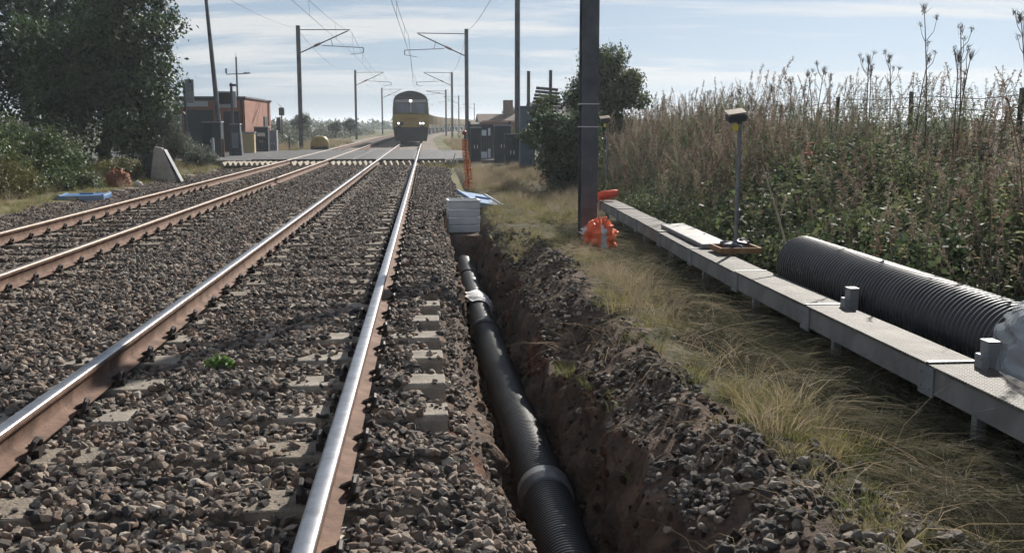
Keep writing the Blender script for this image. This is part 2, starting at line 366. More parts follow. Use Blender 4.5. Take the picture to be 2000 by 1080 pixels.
RAILS = (-1.915, -.41, -5.40, -3.895)      # left and right rail of the near track, then of the far track
SLP = [round(5.38 + .66*k, 3) for k in range(-8, 52)]
def build_ballast():
    P = []; S = []
    def rows(y0, y1, dens, smin, smax, x0, x1):
        n = int((x1-x0)*(y1-y0)*dens); x = rng.uniform(x0, x1, n); y = rng.uniform(y0, y1, n); s = smin+(smax-smin)*rng.random(n)**1.9; return x, y, s
    A = [rows(2.6, 7, 1000, .018, .043, -3.4, .52), rows(7, 13, 720, .02, .043, -6.2, .3), rows(13, 24, 430, .023, .045, -7.9, .75), rows(24, 39.5, 230, .028, .05, -7.9, .95), rows(2.6, 6.5, 800, .007, .016, -3.2, .5)]
    x = np.concatenate([a[0] for a in A]); y = np.concatenate([a[1] for a in A]); s = np.concatenate([a[2] for a in A])
    keep = (x > -.46*y-.3) & (x < np.where(y < 17.3, x_left(y)+.3, .75+.4*fbm(x, y, .5, 71))) & (x > -7.65+.8*fbm(x, y, .6, 72))
    keep &= ~((y > 17.0) & (y < 19.0) & (x > .25))
    for rx in RAILS: keep &= np.abs(x-rx) > .095
    ph = np.abs(((y-5.38+.33) % .66)-.33); on = ph < .15
    for a, b in ((0, 1), (2, 3)):
        d = np.minimum(np.abs(x-RAILS[a]), np.abs(x-RAILS[b])); nearr = (d < ramp(fbm(x*.2, y, .66, 73), [-.25, .25], [.2, .48])) & on & ~((x > -.33) & (x < .2))
        inside = (x > RAILS[a]-.52) & (x < RAILS[b]+.52)
        keep &= ~(nearr & inside & (rng.random(len(x)) < .88)); keep &= ~(on & inside & ~nearr & (rng.random(len(x)) < .0))
    # sleeper ends laid bare beside the trench
    keep &= ~(on & (x > np.where(fbm(x*0, np.round(y/.66), 1.0, 74) > 0, -.12, -.03)) & (x < .16) & (y > 5.0) & (y < 9.2) & (rng.random(len(x)) < .92))
    x, y, s = x[keep], y[keep], s[keep]
    z = hz(x, y) + s*.35 + rng.uniform(-.006, .016, len(x))
    oncl = (np.abs(((y-5.38+.33) % .66)-.33) < .15) & (((x > -2.43) & (x < .1)) | ((x > -5.92) & (x < -3.38)))
    z = np.where(oncl, np.maximum(z, -.17+s*.3), z)
    P = np.stack([x, y, z], 1); rot = rng.uniform(0, 6.28, (len(x), 3)); rot[:, :2] *= .12
    rot[:, :2] += rng.normal(0, .35, (len(x), 2))
    vs = [stone_mesh(k, M_stone, random.uniform(.8, 1.1)) for k in range(10)]
    idx = rng.integers(0, 10, len(x))
    # the 300 that show largest stand as single stones
    show = np.where((x > -.43*y) & (y > 3.25), s/y, 0); order = np.argsort(-show); big, rest = order[:300], order[300:]
    bed = GROUND['ballast_bed']
    for i in big: link('stone', vs[idx[i]], bed, P[i], rot[i], float(s[i]))
    scatter('ballast_stones', vs, P[rest], rot[rest], s[rest], idx[rest], None, None, bed)
    # stones thrown up beside the trench
    A = [rows(2.4, 7.5, 1250, .006, .034, .98, 2.0), rows(7.5, 13.5, 650, .008, .036, .9, 1.75), rows(2.8, 17.3, 260, .01, .032, .15, 1.15), rows(2.6, 4.7, 420, .022, .048, 1.0, 2.15)]
    x = np.concatenate([a[0] for a in A]); y = np.concatenate([a[1] for a in A]); s = np.concatenate([a[2] for a in A]); inn = x < x_right(y)
    lim = 1.62+.8*fbm(x, y, .6, 75)+.5*(y < 4.5); keep = (x < np.where(inn, 2, lim)) & ~((x > x_right(y)-.17) & inn & (rng.random(len(x)) < .6)) & (inn | (fbm(x, y, .3, 77)+.16*rng.normal(size=len(x)) > -.01)) & ~(inn & (x > .5) & (rng.random(len(x)) < .45)) & (x < 2.2)
    x, y, s = x[keep], y[keep], s[keep]; z = hz(x, y)+s*.3+rng.uniform(-.005, .012, len(x))
    rot = rng.uniform(0, 6.28, (len(x), 3)); rot[:, :2] = rng.normal(0, .4, (len(x), 2))
    vs2 = [stone_mesh(k, M_spoil) for k in range(8)]; idx = rng.integers(0, 8, len(x)); P = np.stack([x, y, z], 1)
    show = np.where(y > 3.3, s/y, 0); order = np.argsort(-show); big, rest = order[:120], order[120:]
    heap = GROUND['spoil_heap']
    for i in big: link('stone', vs2[idx[i]], heap, P[i], rot[i], float(s[i]))
    scatter('spoil_stones', vs2, P[rest], rot[rest], s[rest], idx[rest], None, None, heap)
build_ballast()
def build_clods():
    g = np.random.default_rng(505); n = 2600; y = g.uniform(2.8, 15.5, n); x = np.where(g.random(n) < .62, x_right(y)-.14+.62*g.random(n)**1.4, g.uniform(.3, .46, n)); s = .008+.034*g.random(n)**2.6
    z = hz(x, y)+s*.2; wob = sstep(-.30, -.5, z)*sstep(-1.1, -.95, z); x = x+wob*(.22*fbm(y, z*1.2, .34, 131)+.13*fbm(y, z, .10, 133))
    M_cl = rand_mat('soil_clod', [(0, (.03, .022, .018)), (.6, (.085, .06, .045)), (1, (.15, .10, .07))], rough=.95, noise=(40, .35), bump=.8, spec=.1)
    scatter('soil_clods', [stone_mesh(50+k, M_cl, 1.15) for k in range(6)], np.stack([x, y, z], 1), g.uniform(0, 6.28, (n, 3)), s, g.integers(0, 6, n), None, None, GROUND['trench'])
build_clods()

# ------------------------------------------------------------------ railway tracks
HALF = [(0, 0), (.026, 0), (.036, -.007), (.036, -.034), (.012, -.048), (.009, -.118), (.02, -.134), (.075, -.149), (.075, -.16)]
PROF = HALF + [(-a, b) for a, b in reversed(HALF[1:])]
def rail(name, x0, parent, top):
    ys = list(np.arange(-3, 110, 4.0)) + list(np.arange(110, 420, 10.0)); n = len(PROF); V = []
    for y in ys:
        xo = x0+float(curve_off(y))
        V += [(xo+a, y, b) for a, b in PROF]
    F = []; mi = []
    for i in range(len(ys)-1):
        for k in range(n):
            F.append((i*n+k, i*n+(k+1) % n, (i+1)*n+(k+1) % n, (i+1)*n+k)); mi.append(0 if k in (0, 1, n-2, n-1) else 1)
    return link(name, np_mesh(name, V, F, [top, M_railside], mi=mi), parent)
def sleeper_mesh(material):
    m = MB(); prof = [(-.14, -.2), (.14, -.2), (.135, -.03), (.12, 0), (-.12, 0), (-.135, -.03)]
    m.prism(prof, 2.5, 'x'); return m.data('sleeper', material, bevel=.006)
def clip_mesh(sgn):
    m = MB(); P = [(.045, .052, .026), (.07, .062, .034), (.098, .06, .045), (.108, .035, .072), (.109, 0, .082), (.108, -.035, .072), (.104, -.058, .042), (.085, -.062, .018), (.07, -.03, .016)]
    m.tube([(sgn*a, b, c) for a, b, c in P], .0135, 7)
    m.box((sgn*.108, 0, .012), (.04, .07, .05)); m.box((sgn*.085, 0, .004), (.04, .1, .012))
    return m.data('clip', M_clip)
CLIP = {s: clip_mesh(s) for s in (-1, 1)}
def track(label, rails, top, ysl, clip_to, smesh):
    cx = (rails[0]+rails[1])/2
    t = thing('railway_track', label, 'railway track', (cx, 0, 0))
    for rx in rails: rail('rail', rx-cx, t, top)
    for y in ysl:
        s = link('sleeper', smesh(y), t, (random.uniform(-.012, .012), y, -.168), (0, 0, random.gauss(0, .006)))
        if y < clip_to:
            for rx in rails:
                for sg in (-1, 1): link('clip', CLIP[sg], s, (rx-cx, random.uniform(-.01, .01), 0), (0, 0, random.gauss(0, .06)))
    return t
SM1, SM2 = sleeper_mesh(M_sleeper), sleeper_mesh(M_sleeper_d)
track('near railway track with shiny worn rail tops beside the open trench', RAILS[:2], M_railtop, SLP, 38, lambda y: SM1 if 5 < y < 9.3 or random.random() < .12 else SM2)
track('far railway track with dull brown rails nearer the left bushes', RAILS[2:], M_raildull, [y+.2 for y in SLP if y > 7.5], 26, lambda y: SM2)

# ------------------------------------------------------------------ level crossing
rd = MB(); rd.box((-8, 49.5, -.19), (64, 16, .3)); o = rd.build('road', M_road); o['kind'] = 'structure'
wl = mat('road_paint', (.62, .62, .6), (.38, .37, .36), scale=3, rough=.8)
for y in (43.2, 56.0):
    m = MB()
    for k in range(9): m.box((-26+k*2.1, y, -.033), (1.3, .12, .006))
    o = m.build('road_marking', wl, None); o['kind'] = 'structure'
xp = thing('crossing_deck', 'dark rubber panelled deck of the level crossing across both tracks', 'crossing deck', (-2.9, 49.5, -.04))
for (a, b) in ((-6.9, -5.49), (-5.31, -3.985), (-3.8, -2.91), (-2.89, -2.0), (-1.825, -.5), (-.32, .75)):
    for k in range(5):
        m = MB(); m.box(((a+b)/2+2.9, -6.4+k*3.2, .02), (b-a, 3.17, .05)); m.build('panel', M_rubber, xp, bevel=.01)
M_guard = mat('weathered_timber', (.20, .17, .13), (.38, .33, .26), scale=5, bump=.3, rough=.9)
guards = [(-7.75, -5.55, 'anti trespass timber guard beside the far rail of the far track'), (-5.2, -4.05, 'anti trespass timber guard between the rails of the far track'), (-3.72, -2.08, 'anti trespass timber guard in the gap between the two tracks'),
          (-1.74, -.58, 'anti trespass timber guard between the shiny rails of the near track'), (-.24, 1.3, 'anti trespass timber guard outside the near track, half overgrown')]
gm = MB(); gm.prism([(-.095, 0), (.095, 0), (.02, .15), (-.02, .15)], 1.5, 'y'); gme = gm.data('rib', M_guard)
for a, b, lb in guards:
    t = thing('trespass_guard', lb, 'trespass guard', ((a+b)/2, 40.2, -.2), group='anti trespass guards before the crossing')
    n = int((b-a)/.195)
    for k in range(n): link('rib', gme, t, (-(b-a)/2+.1+k*(b-a-.2)/max(1, n-1), random.uniform(-.03, .03), random.uniform(0, .02)))
    m = MB(); m.box((0, .78, .05), (b-a, .06, .16)); m.build('end_beam', M_guard, t)

# ------------------------------------------------------------------ trench: pipe, couplers, chamber, torn sheet
M_pipe = mat('black_plastic', (.010, .011, .013), (.024, .025, .027), scale=4, rough=.42, spec=.5, bump=.08, bscale=60)
M_pipe2 = mat('dusty_plastic', (.014, .015, .016), (.034, .033, .032), scale=3, rough=.5, spec=.45)
def ribbed(length, r0, r1, pitch, seg=36, ring=None):
    """corrugated pipe along +Y from 0, r0 valley, r1 crest"""
    n = int(length/pitch); ys = []; rs = []
    for k in range(n):
        y = k*pitch
        for t, rr in ((0, r0), (.18, r0), (.3, r1), (.72, r1), (.84, r0)): ys.append(y+t*pitch); rs.append(rr)
    ys.append(length); rs.append(r0); a = np.linspace(0, 2*np.pi, seg, endpoint=False)
    ys = np.array(ys); rs = np.array(rs); V = np.stack([rs[:, None]*np.cos(a)[None], np.repeat(ys[:, None], seg, 1), rs[:, None]*np.sin(a)[None]], -1).reshape(-1, 3)
    I = np.arange(len(ys)*seg).reshape(len(ys), seg); J = np.roll(I, -1, 1)
    F = np.stack([I[:-1], I[1:], J[1:], J[:-1]], -1).reshape(-1, 4)
    # bore
    ri = r0*.9; e = np.stack([np.concatenate([ri*np.cos(a)]*2), np.repeat([0., length], seg), np.concatenate([ri*np.sin(a)]*2)], -1); o = len(V); V = np.concatenate([V, e])
    A = np.arange(seg); B = (A+1) % seg; last = (len(ys)-1)*seg
    F = np.concatenate([F, np.stack([o+A, o+B, o+seg+B, o+seg+A], -1), np.stack([A, B, o+B, o+A], -1), np.stack([last+B, last+A, o+seg+A, o+seg+B], -1)])
    return V, F
pz = -.94
def pipe_section(y0, y1, x0, x1, r0, r1, pitch, material, label):
    V, F = ribbed(y1-y0, r0, r1, pitch); o = link('drain_pipe', np_mesh('drain_pipe', V, F, material, smooth=False), None, (x0, y0, pz), (0, 0, -math.atan2(x1-x0, y1-y0)))
    return tag(o, label, 'pipe', 'drain pipes laid in the trench')
pipe_section(1.5, 6.0, .715, .715, .139, .153, .034, M_pipe, 'black ribbed drain pipe in the trench, section nearest the camera')
pipe_section(6.0, 11.1, .715, .625, .143, .151, .034, M_pipe2, 'dusty black ribbed drain pipe in the trench, middle section between two couplers')
pipe_section(11.1, 13.3, .625, .61, .138, .142, .05, M_pipe2, 'short smooth black drain pipe in the trench beside the torn white sheet')
pipe_section(13.3, 17.0, .61, .61, .138, .142, .05, M_pipe2, 'smooth black drain pipe in the trench, last section before the chamber')
def coupler(x, y, r, w, label, material):
    m = MB(); seg = 36
    pr = [(-w/2, r*.93), (-w/2, r), (-w/2+.02, r+.012), (-.012, r+.006), (0, r+.016), (.012, r+.006), (w/2-.02, r+.012), (w/2, r), (w/2, r*.93)]
    vs = []; fs = []
    for yy, rr in pr:
        for k in range(seg): a = 2*math.pi*k/seg; vs.append((rr*math.cos(a), yy, rr*math.sin(a)))
    for i in range(len(pr)-1):
        for k in range(seg): fs.append((i*seg+k, (i+1)*seg+k, (i+1)*seg+(k+1) % seg, i*seg+(k+1) % seg))
    m.add(vs, fs); o = m.build('pipe_coupler', material, None, smooth=True, loc=(x, y, pz)); return tag(o, label, 'coupler', 'pipe couplers in the trench')
M_coup = mat('grey_plastic_coupler', (.07, .072, .075), (.15, .15, .15), scale=5, rough=.35, spec=.6)
coupler(.715, 6.06, .158, .24, 'grey scuffed pipe coupler nearest the camera in the trench', M_coup)
coupler(.625, 11.1, .155, .2, 'black pipe coupler halfway along the trench, nearer than the torn white sheet', M_pipe2)
coupler(.61, 15.2, .15, .16, 'small black pipe coupler close to the grey chamber in the trench', M_pipe2)
def rag_sheet(name, label, cat, loc, w, d, amp, material, seed, wrap=None, rot=(0, 0, 0), n=26, thick=.006, group=None):
    rs = np.random.default_rng(seed); u = np.linspace(-.5, .5, n); U, W = np.meshgrid(u, u)
    Z = amp*(2*fbm(U*3+seed, W*3, .8, seed)+1.0*np.abs(fbm(U*3, W*3+seed, .35, seed+3)))
    X = U*w*(1+.25*fbm(W*3, U*0+seed, .5, seed+9)); Y = W*d*(1+.25*fbm(U*3, W*0+seed, .5, seed+11))
    V = np.stack([X, Y, Z], -1).reshape(-1, 3)
    if wrap: V = np.array([wrap(p) for p in V])
    I = np.arange(n*n).reshape(n, n); F = np.stack([I[:-1, :-1], I[:-1, 1:], I[1:, 1:], I[1:, :-1]], -1).reshape(-1, 4)
    o = link(name, np_mesh(name, V, F, material, smooth=True), None, loc, rot)
    if thick: md = o.modifiers.new('thickness', 'SOLIDIFY'); md.thickness = thick
    return tag(o, label, cat, group)
M_geo = mat('geotextile', (.55, .54, .53), (.72, .71, .69), scale=6, rough=.8)
def wrap_pipe(p):
    a = p[0]/.17 + 1.75; r = .158+max(0, p[2])*.8
    if a > 2.15:
        e = (a-2.15)*.17; return (r*math.cos(2.15)-.85*e, p[1]*(1+.5*e), r*math.sin(2.15)+.12*e-1.1*e*e+max(0, p[2])*.5)
    return (r*math.cos(a), p[1], r*math.sin(a))
rag_sheet('geotextile_sheet', 'torn white geotextile sheet wrapped round the trench pipe', 'sheet', (.615, 12.75, pz), .8, .8, .09, M_geo, 5, wrap_pipe)

M_box = mat('chamber_plastic', (.54, .55, .56), (.64, .65, .65), scale=4, rough=.6)
ch = thing('catchpit_chamber', 'pale grey square chamber of stacked rings standing at the trench end', 'chamber', (.64, 18.2, -.53), R(2))
for k in range(4):
    m = MB(); w, t_, h = .56, .05, .130; zc = .07+k*.1385
    for s in (-1, 1):
        m.box((0, s*(w-t_)/2, zc), (w, t_, h)); m.box((s*(w-t_)/2, 0, zc), (t_, w-2*t_-.002, h))
    m.build('ring', M_box, ch, bevel=.012)
m = MB()
for s in (-1, 1):
    m.box((0, s*.27, .562), (.585, .045, .018)); m.box((s*.27, 0, .562), (.045, .49, .018))
m.build('rim', M_box, ch, bevel=.003)

# blue boards
M_blue = mat('blue_plastic', (.06, .15, .32), (.12, .25, .46), scale=3, rough=.4, spec=.5)
M_bluew = mat('blue_grey_edge', (.20, .27, .36), rough=.5)
def board(name, label, loc, size, rot):
    t = thing(name, label, 'board', loc); t.rotation_euler = rot
    m = MB(); m.box((0, 0, 0), size); m.build('panel', M_blue, t, bevel=.01)
    m = MB()
    for s in (-1, 1): m.box((s*(size[0]/2-.03), 0, size[2]/2+.012), (.05, size[1]*.96, .022))
    m.box((0, -size[1]/2-.012, -.01), (size[0], .022, size[2]+.03)); m.build('edging', M_bluew, t)
    m = MB(); m.box((.05, 0, size[2]/2+.02), (.3, .05, .03)); m.build('handle', M_blue, t, bevel=.008)
board('plastic_board', 'blue plastic lid lying flat on the ballast beside the left bushes', (-7.55, 23.4, -.22), (.98, .75, .09), (R(1), R(-1), R(4)))
board('plastic_board', 'blue and white plastic board leaning on the ballast behind the grey chamber', (1.05, 20.4, -.12), (.66, 1.1, .05), (R(8), R(10), R(18)))

# ------------------------------------------------------------------ walkway over the cable route
M_tread = None
def tread_mat():
    m = bpy.data.materials.new('tread_plate'); m.use_nodes = True; nt = m.node_tree; b = nt.nodes['Principled BSDF']; N = nt.nodes.new; L = nt.links.new
    tc = N('ShaderNodeTexCoord'); mp = N('ShaderNodeMapping'); mp.inputs['Rotation'].default_value = (0, 0, R(45)); mp.inputs['Scale'].default_value = (1, 1, 1); L(tc.outputs['Object'], mp.inputs[0])
    ck = N('ShaderNodeTexBrick'); ck.inputs['Scale'].default_value = 16; ck.inputs['Mortar Size'].default_value = .16; ck.inputs['Mortar Smooth'].default_value = .6
    ck.inputs['Brick Width'].default_value = .62; ck.inputs['Row Height'].default_value = .36
    ck.inputs['Color1'].default_value = (1, 1, 1, 1); ck.inputs['Color2'].default_value = (.8, .8, .8, 1); ck.inputs['Mortar'].default_value = (0, 0, 0, 1); L(mp.outputs[0], ck.inputs['Vector'])
    n = N('ShaderNodeTexNoise'); n.inputs['Scale'].default_value = 3.5; n.inputs['Detail'].default_value = 7; L(tc.outputs['Object'], n.inputs['Vector'])
    r = N('ShaderNodeValToRGB'); r.color_ramp.elements[0].position = .36; r.color_ramp.elements[1].position = .62; r.color_ramp.elements[0].color = (.075, .066, .055, 1); r.color_ramp.elements[1].color = (.165, .15, .13, 1)
    L(n.outputs['Fac'], r.inputs[0]); L(r.outputs[0], b.inputs['Base Color']); b.inputs['Roughness'].default_value = .68; b.inputs['Specular IOR Level'].default_value = .22
    bp = N('ShaderNodeBump'); bp.inputs['Strength'].default_value = 1.0; bp.inputs['Distance'].default_value = .012; L(ck.outputs['Color'], bp.inputs['Height']); L(bp.outputs[0], b.inputs['Normal']); return m
M_tread = tread_mat()
M_beam = mat('walkway_beam', (.16, .155, .15), (.27, .26, .25), scale=3, rough=.6, metal=.1, bump=.1)
M_plate = mat('walkway_plate', (.20, .205, .21), (.28, .285, .29), scale=4, rough=.55, metal=.3)
M_strip = mat('joint_strip', (.62, .60, .58), rough=.5)
def xdeck(y): return 2.83 + .26*float(sstep(8.5, 18.5, y))
wk = thing('cable_walkway', 'long grey tread plate walkway on short legs along the weedy bank', 'walkway', (2.98, 2.0, -.36))
def W(x, y, z): return (x-2.98, y-2.0, z+.36)
JY = [1.7, 3.6, 5.5, 7.4, 9.2, 11.0, 12.8, 14.6, 16.4, 18.2]
WD = .315
for i in range(len(JY)-1):
    y0, y1 = JY[i]+.004, JY[i+1]-.004; xa, xb = xdeck(y0), xdeck(y1); yaw = -math.atan2(xb-xa, y1-y0); dz = random.uniform(-.006, .004)
    cx, cy = (xa+xb)/2, (y0+y1)/2
    m = MB(); m.box((0, 0, 0), (WD, y1-y0, .018)); o = m.build('deck_panel', M_tread, wk, bevel=.003, loc=W(cx+WD/2, cy, -.009+dz)); o.rotation_euler = (0, 0, yaw)
    for s, off in ((-1, .018), (1, WD-.018)):
        m = MB(); m.prism([(-.006, -.155), (.03*(-s if s < 0 else -s), -.155), (.03*(-s), -.147), (.004, -.147), (.004, -.012), (-.006, -.012)] if s > 0 else [(-.006, -.155), (.03, -.155), (.03, -.147), (.004, -.147), (.004, -.012), (-.006, -.012)], y1-y0+.004, 'y')
        o = m.build('side_beam', M_beam, wk, loc=W(cx+off, cy, -.008+dz)); o.rotation_euler = (0, 0, yaw)
    m = MB(); m.box((0, 0, 0), (WD-.02, .03, .006)); o = m.build('joint_strip', M_strip, wk, loc=W(xb+WD/2, y1+.004, .005)); o.rotation_euler = (0, 0, yaw)
    # joint plate on the face of the beam
    m = MB(); m.box((0, 0, 0), (.012, .17, .17))
    for a in (-.05, .05):
        for b in (-.04, .04): m.box((-.008, a, b), (.008, .016, .016))
    o = m.build('joint_plate', M_plate, wk, bevel=.002, loc=W(xb+.004, y1, -.1)); o.rotation_euler = (0, 0, yaw)
    for off in (.05, WD-.05):
        g = hz1(xb+off, y1-.5); m = MB(); m.box((0, 0, (-.165+g-.05)/2), (.055, .055, abs(g-.05+.165))); m.build('leg', M_beam, wk, loc=W(xb+off, y1-.5, 0))
for y in (5.42, 7.32):       # stub brackets on the far edge of the deck
    m = MB(); x = xdeck(y)+WD-.02
    m.box((.015, 0, .055), (.07, .09, .16)); m.box((.015, 0, .137), (.08, .1, .01)); m.box((-.045, -.03, .02), (.05, .08, .1))
    for a in (-.02, .02): m.box((-.078, -.05+a, .05), (.008, .014, .014))
    m.build('stub_bracket', M_plate, wk, bevel=.004, loc=W(x+.02, y, 0))
t = tag(MB().box((0, 0, 0), (.3, 2.3, .05)).build('spare_plank', M_beam, None, bevel=.008, loc=(xdeck(11.6)+.30, 12.1, .032)), 'loose grey plank lying along the far edge of the walkway beyond the lamp', 'plank'); t.rotation_euler = (0, R(-3), -.03)

# big corrugated pipe beyond the walkway, plastic wrapped load
V, F = ribbed(3.9, .232, .255, .052, 48); o = link('corrugated_pipe', np_mesh('corrugated_pipe', V, F, M_pipe), None, (3.52, 5.3, .03), (R(.6), 0, R(.6)))
tag(o, 'large black corrugated pipe lying between the walkway and the weedy bank', 'pipe')
M_film = bpy.data.materials.new('clear_film'); M_film.use_nodes = True
_b = M_film.node_tree.nodes['Principled BSDF']; _b.inputs['Base Color'].default_value = (.62, .66, .70, 1); _b.inputs['Roughness'].default_value = .12; _b.inputs['Alpha'].default_value = .42; _b.inputs['Specular IOR Level'].default_value = .9
def bundle():
    t = thing('wrapped_bundle', 'bundle under crumpled clear plastic film at the end of the big corrugated pipe', 'bundle', (3.44, 5.08, -.22)); t.scale = (1.0, 1.0, 1.05)
    nu, nv = 56, 40; V = []
    for j in range(nv+1):
        v = j/nv
        for i in range(nu):
            a = 2*math.pi*i/nu; q = 1+.16*float(fbm(np.array([a*2.2]), np.array([v*5]), .55, 91)[0])*2+.22*abs(float(fbm(np.array([a*2.2+9]), np.array([v*4]), .28, 93)[0]))
            prof = math.sin(math.pi*min(1, v*1.0+.0)/2)**.55 if v < 1 else 1
            r = .36*prof*q; V.append((r*.85*math.cos(a), r*1.9*math.sin(a), .60*(1-v)**.7*(1+.1*q)+.0))
    F = [(j*nu+i, (j+1)*nu+i, (j+1)*nu+(i+1) % nu, j*nu+(i+1) % nu) for j in range(nv) for i in range(nu)]
    link('film', np_mesh('film', V, F, M_film, smooth=False), t)
    m = MB()
    for k in range(3): m.box((-.02+.02*k, -.1, .09+k*.13), (.36-.06*k, .95-.1*k, .12))
    m.build('contents', mat('grey_blocks', (.32, .33, .34), (.42, .43, .43), scale=4), t, bevel=.01)
bundle()

# lamps on posts
M_post = mat('grey_post', (.15, .155, .165), (.24, .245, .25), scale=5, rough=.5, metal=.3)
M_lampbox = mat('lamp_housing', (.06, .065, .075), rough=.5); M_panel = mat('lamp_top', (.34, .26, .17), (.42, .33, .22), scale=6, rough=.35)
M_tagy = mat('yellow_tag', (.75, .55, .05), rough=.5); M_tray = mat('tray_rust', (.20, .10, .045), (.30, .17, .08), scale=8, rough=.8)
def lamp(label, loc, h, s, tray):
    t = thing('work_lamp', label, 'lamp', loc)
    m = MB(); m.tube([(0, 0, 0), (.004, 0, h)], .021*s, 10); m.build('post', M_post, t, smooth=False)
    m = MB(); m.box((-.045*s, -.02, h+.05*s), (.19*s, .15*s, .075*s), (R(14), R(-8), 0)); m.box((0, 0, h+.005), (.05*s, .05*s, .05)); m.build('housing', M_lampbox, t, bevel=.008)
    m = MB(); m.box((-.055*s, -.02, h+.105*s), (.2*s, .17*s, .016), (R(16), R(-8), 0)); m.build('solar_panel', M_panel, t, bevel=.003)
    m = MB(); m.box((-.05*s, -.03, h-.055*s), (.05*s, .03, .07*s)); m.build('yellow_tag', M_tagy, t, bevel=.008)
    if tray:
        m = MB()
        for a, b, c, d in ((0, -.2, .44, .02), (0, .2, .44, .02), (-.21, 0, .02, .38), (.21, 0, .02, .38)): m.box((a, b, .03), (c, d, .06))
        m.box((0, 0, .008), (.42, .4, .012)); m.build('tray', M_tray, t)
        m = MB()
        for k in range(7): m.box((random.uniform(-.13, .13), random.uniform(-.12, .12), .055+.02*(k % 3)), (.16, .12, .05), (random.uniform(-.2, .2), random.uniform(-.2, .2), random.uniform(0, 3)))
        m.build('ballast_weight', M_lampbox, t, bevel=.012)
    return t
lamp('grey post lamp with tan solar top standing in a rusty tray on the walkway', (3.27, 10.6, .012), 1.36, 1.0, True)
lamp('smaller pale post lamp in the weeds beyond the near mast', (4.02, 22.8, -.1), 1.5, 1.1, False)
o = tag(MB().tube([(3.35, 9.0, -.05), (3.33, 9.5, .5), (3.30, 9.9, .95)], [.012, .011, .008], 6).build('leaning_cane', mat('cane', (.30, .25, .16), rough=.8), None), 'thin straw coloured cane leaning up from the walkway beside the lamp', 'cane')

# orange cloth, bag, mesh
M_orange = mat('orange_plastic', (.80, .10, .035), (.92, .20, .08), scale=9, rough=.55); M_red = mat('red_orange_cloth', (.85, .07, .03), (.95, .14, .06), scale=9, rough=.6)
def blob(name, label, cat, loc, r, seed, mats, squash=1.0, stripe=False):
    nu, nv = 36, 24; V = []; mi = []
    for j in range(nv+1):
        ph = math.pi*j/nv
        for i in range(nu):
            a = 2*math.pi*i/nu; q = 1+.9*float(fbm(np.array([a*1.5+seed]), np.array([ph*2]), .6, seed)[0])+1.5*abs(float(fbm(np.array([a*3]), np.array([ph*3+seed]), .3, seed+2)[0]))
            V.append((r[0]*q*math.sin(ph)*math.cos(a), r[1]*q*math.sin(ph)*math.sin(a), max(-r[2]*.8, r[2]*q*math.cos(ph))+r[2]*.75))
    F = []
    for j in range(nv):
        for i in range(nu):
            F.append((j*nu+i, (j+1)*nu+i, (j+1)*nu+(i+1) % nu, j*nu+(i+1) % nu)); mi.append(1 if stripe and (i // 3) % 4 == 1 and 4 < j < 20 else 0)
    o = link(name, np_mesh(name, V, F, mats, smooth=True, mi=mi), None, loc); return tag(o, label, cat)
M_whitestripe = mat('white_plastic', (.62, .6, .58), rough=.5)
blob('orange_bag', 'crumpled orange and white plastic bag at the foot of the near mast', 'bag', (2.24, 13.2, -.26), (.17, .15, .19), 15, [M_orange, M_whitestripe], stripe=True)
def cloth():
    t = thing('orange_cloth', 'bright red orange cloth draped over the far end of the walkway', 'cloth', (3.18, 18.1, 0))
    P = [(-.22, -.05, -.18), (-.21, -.03, -.05), (-.17, 0, .07), (-.05, .02, .10), (.06, 0, .12), (.16, -.02, .14), (.22, -.02, .18)]
    m = MB(); m.tube(P, [.035, .05, .075, .08, .075, .06, .03], 10)
    for k, v in enumerate(m.v): m.v[k] = (v[0]+random.uniform(-.015, .015), v[1]+random.uniform(-.015, .015), v[2]+random.uniform(-.015, .015))
    m.build('folded_cloth', M_red, t, smooth=True)
    m = MB(); m.tube([(-.22, -.04, -.1), (-.2, -.06, .0), (-.12, -.05, .05)], [.02, .04, .03], 8); m.build('loose_end', M_red, t, smooth=True)
cloth()
def mesh_roll():
    t = thing('barrier_mesh', 'tall orange plastic barrier mesh wrapped round a post near the crossing', 'barrier mesh', (1.0, 26.0, -.25))
    m = MB(); m.tube([(.06, 0, 0), (-.03, 0, 1.36)], .025, 8); m.build('post', M_galv, t)
    n, hN = 14, 16; V = []; 
    for j in range(hN):
        z = .02+1.22*j/(hN-1)
        for k in range(n):
            a = 2*math.pi*k/n; rr = (.08-.02*j/hN)*(1+.3*math.sin(3*a+j*.4)+random.uniform(-.12, .12)); V.append((.06-.09*j/hN+rr*math.cos(a), rr*math.sin(a), z))
    F = [(j*n+k, j*n+(k+1) % n, (j+1)*n+(k+1) % n, (j+1)*n+k) for j in range(hN-1) for k in range(n)]
    o = link('mesh', np_mesh('mesh', V, F, mat('orange_mesh', (.55, .17, .06), (.72, .26, .10), scale=14, rough=.6)), t); md = o.modifiers.new('lattice', 'WIREFRAME'); md.thickness = .018; md.use_replace = True
    m = MB(); m.ball((-.04, 0, 1.4), .06, 8, 6); m.build('lamp_cap', mat('dark_red_lamp', (.25, .02, .02), rough=.3), t, smooth=True)
mesh_roll()
tag(MB().tube([(.42, 25.0, -.25), (.62, 26.0, .25), (.74, 26.6, .62)], [.016, .014, .01], 6).build('leaning_stick', mat('dark_stick', (.05, .04, .035), rough=.8)), 'thin dark stick leaning in the ballast beside the orange mesh', 'stick')

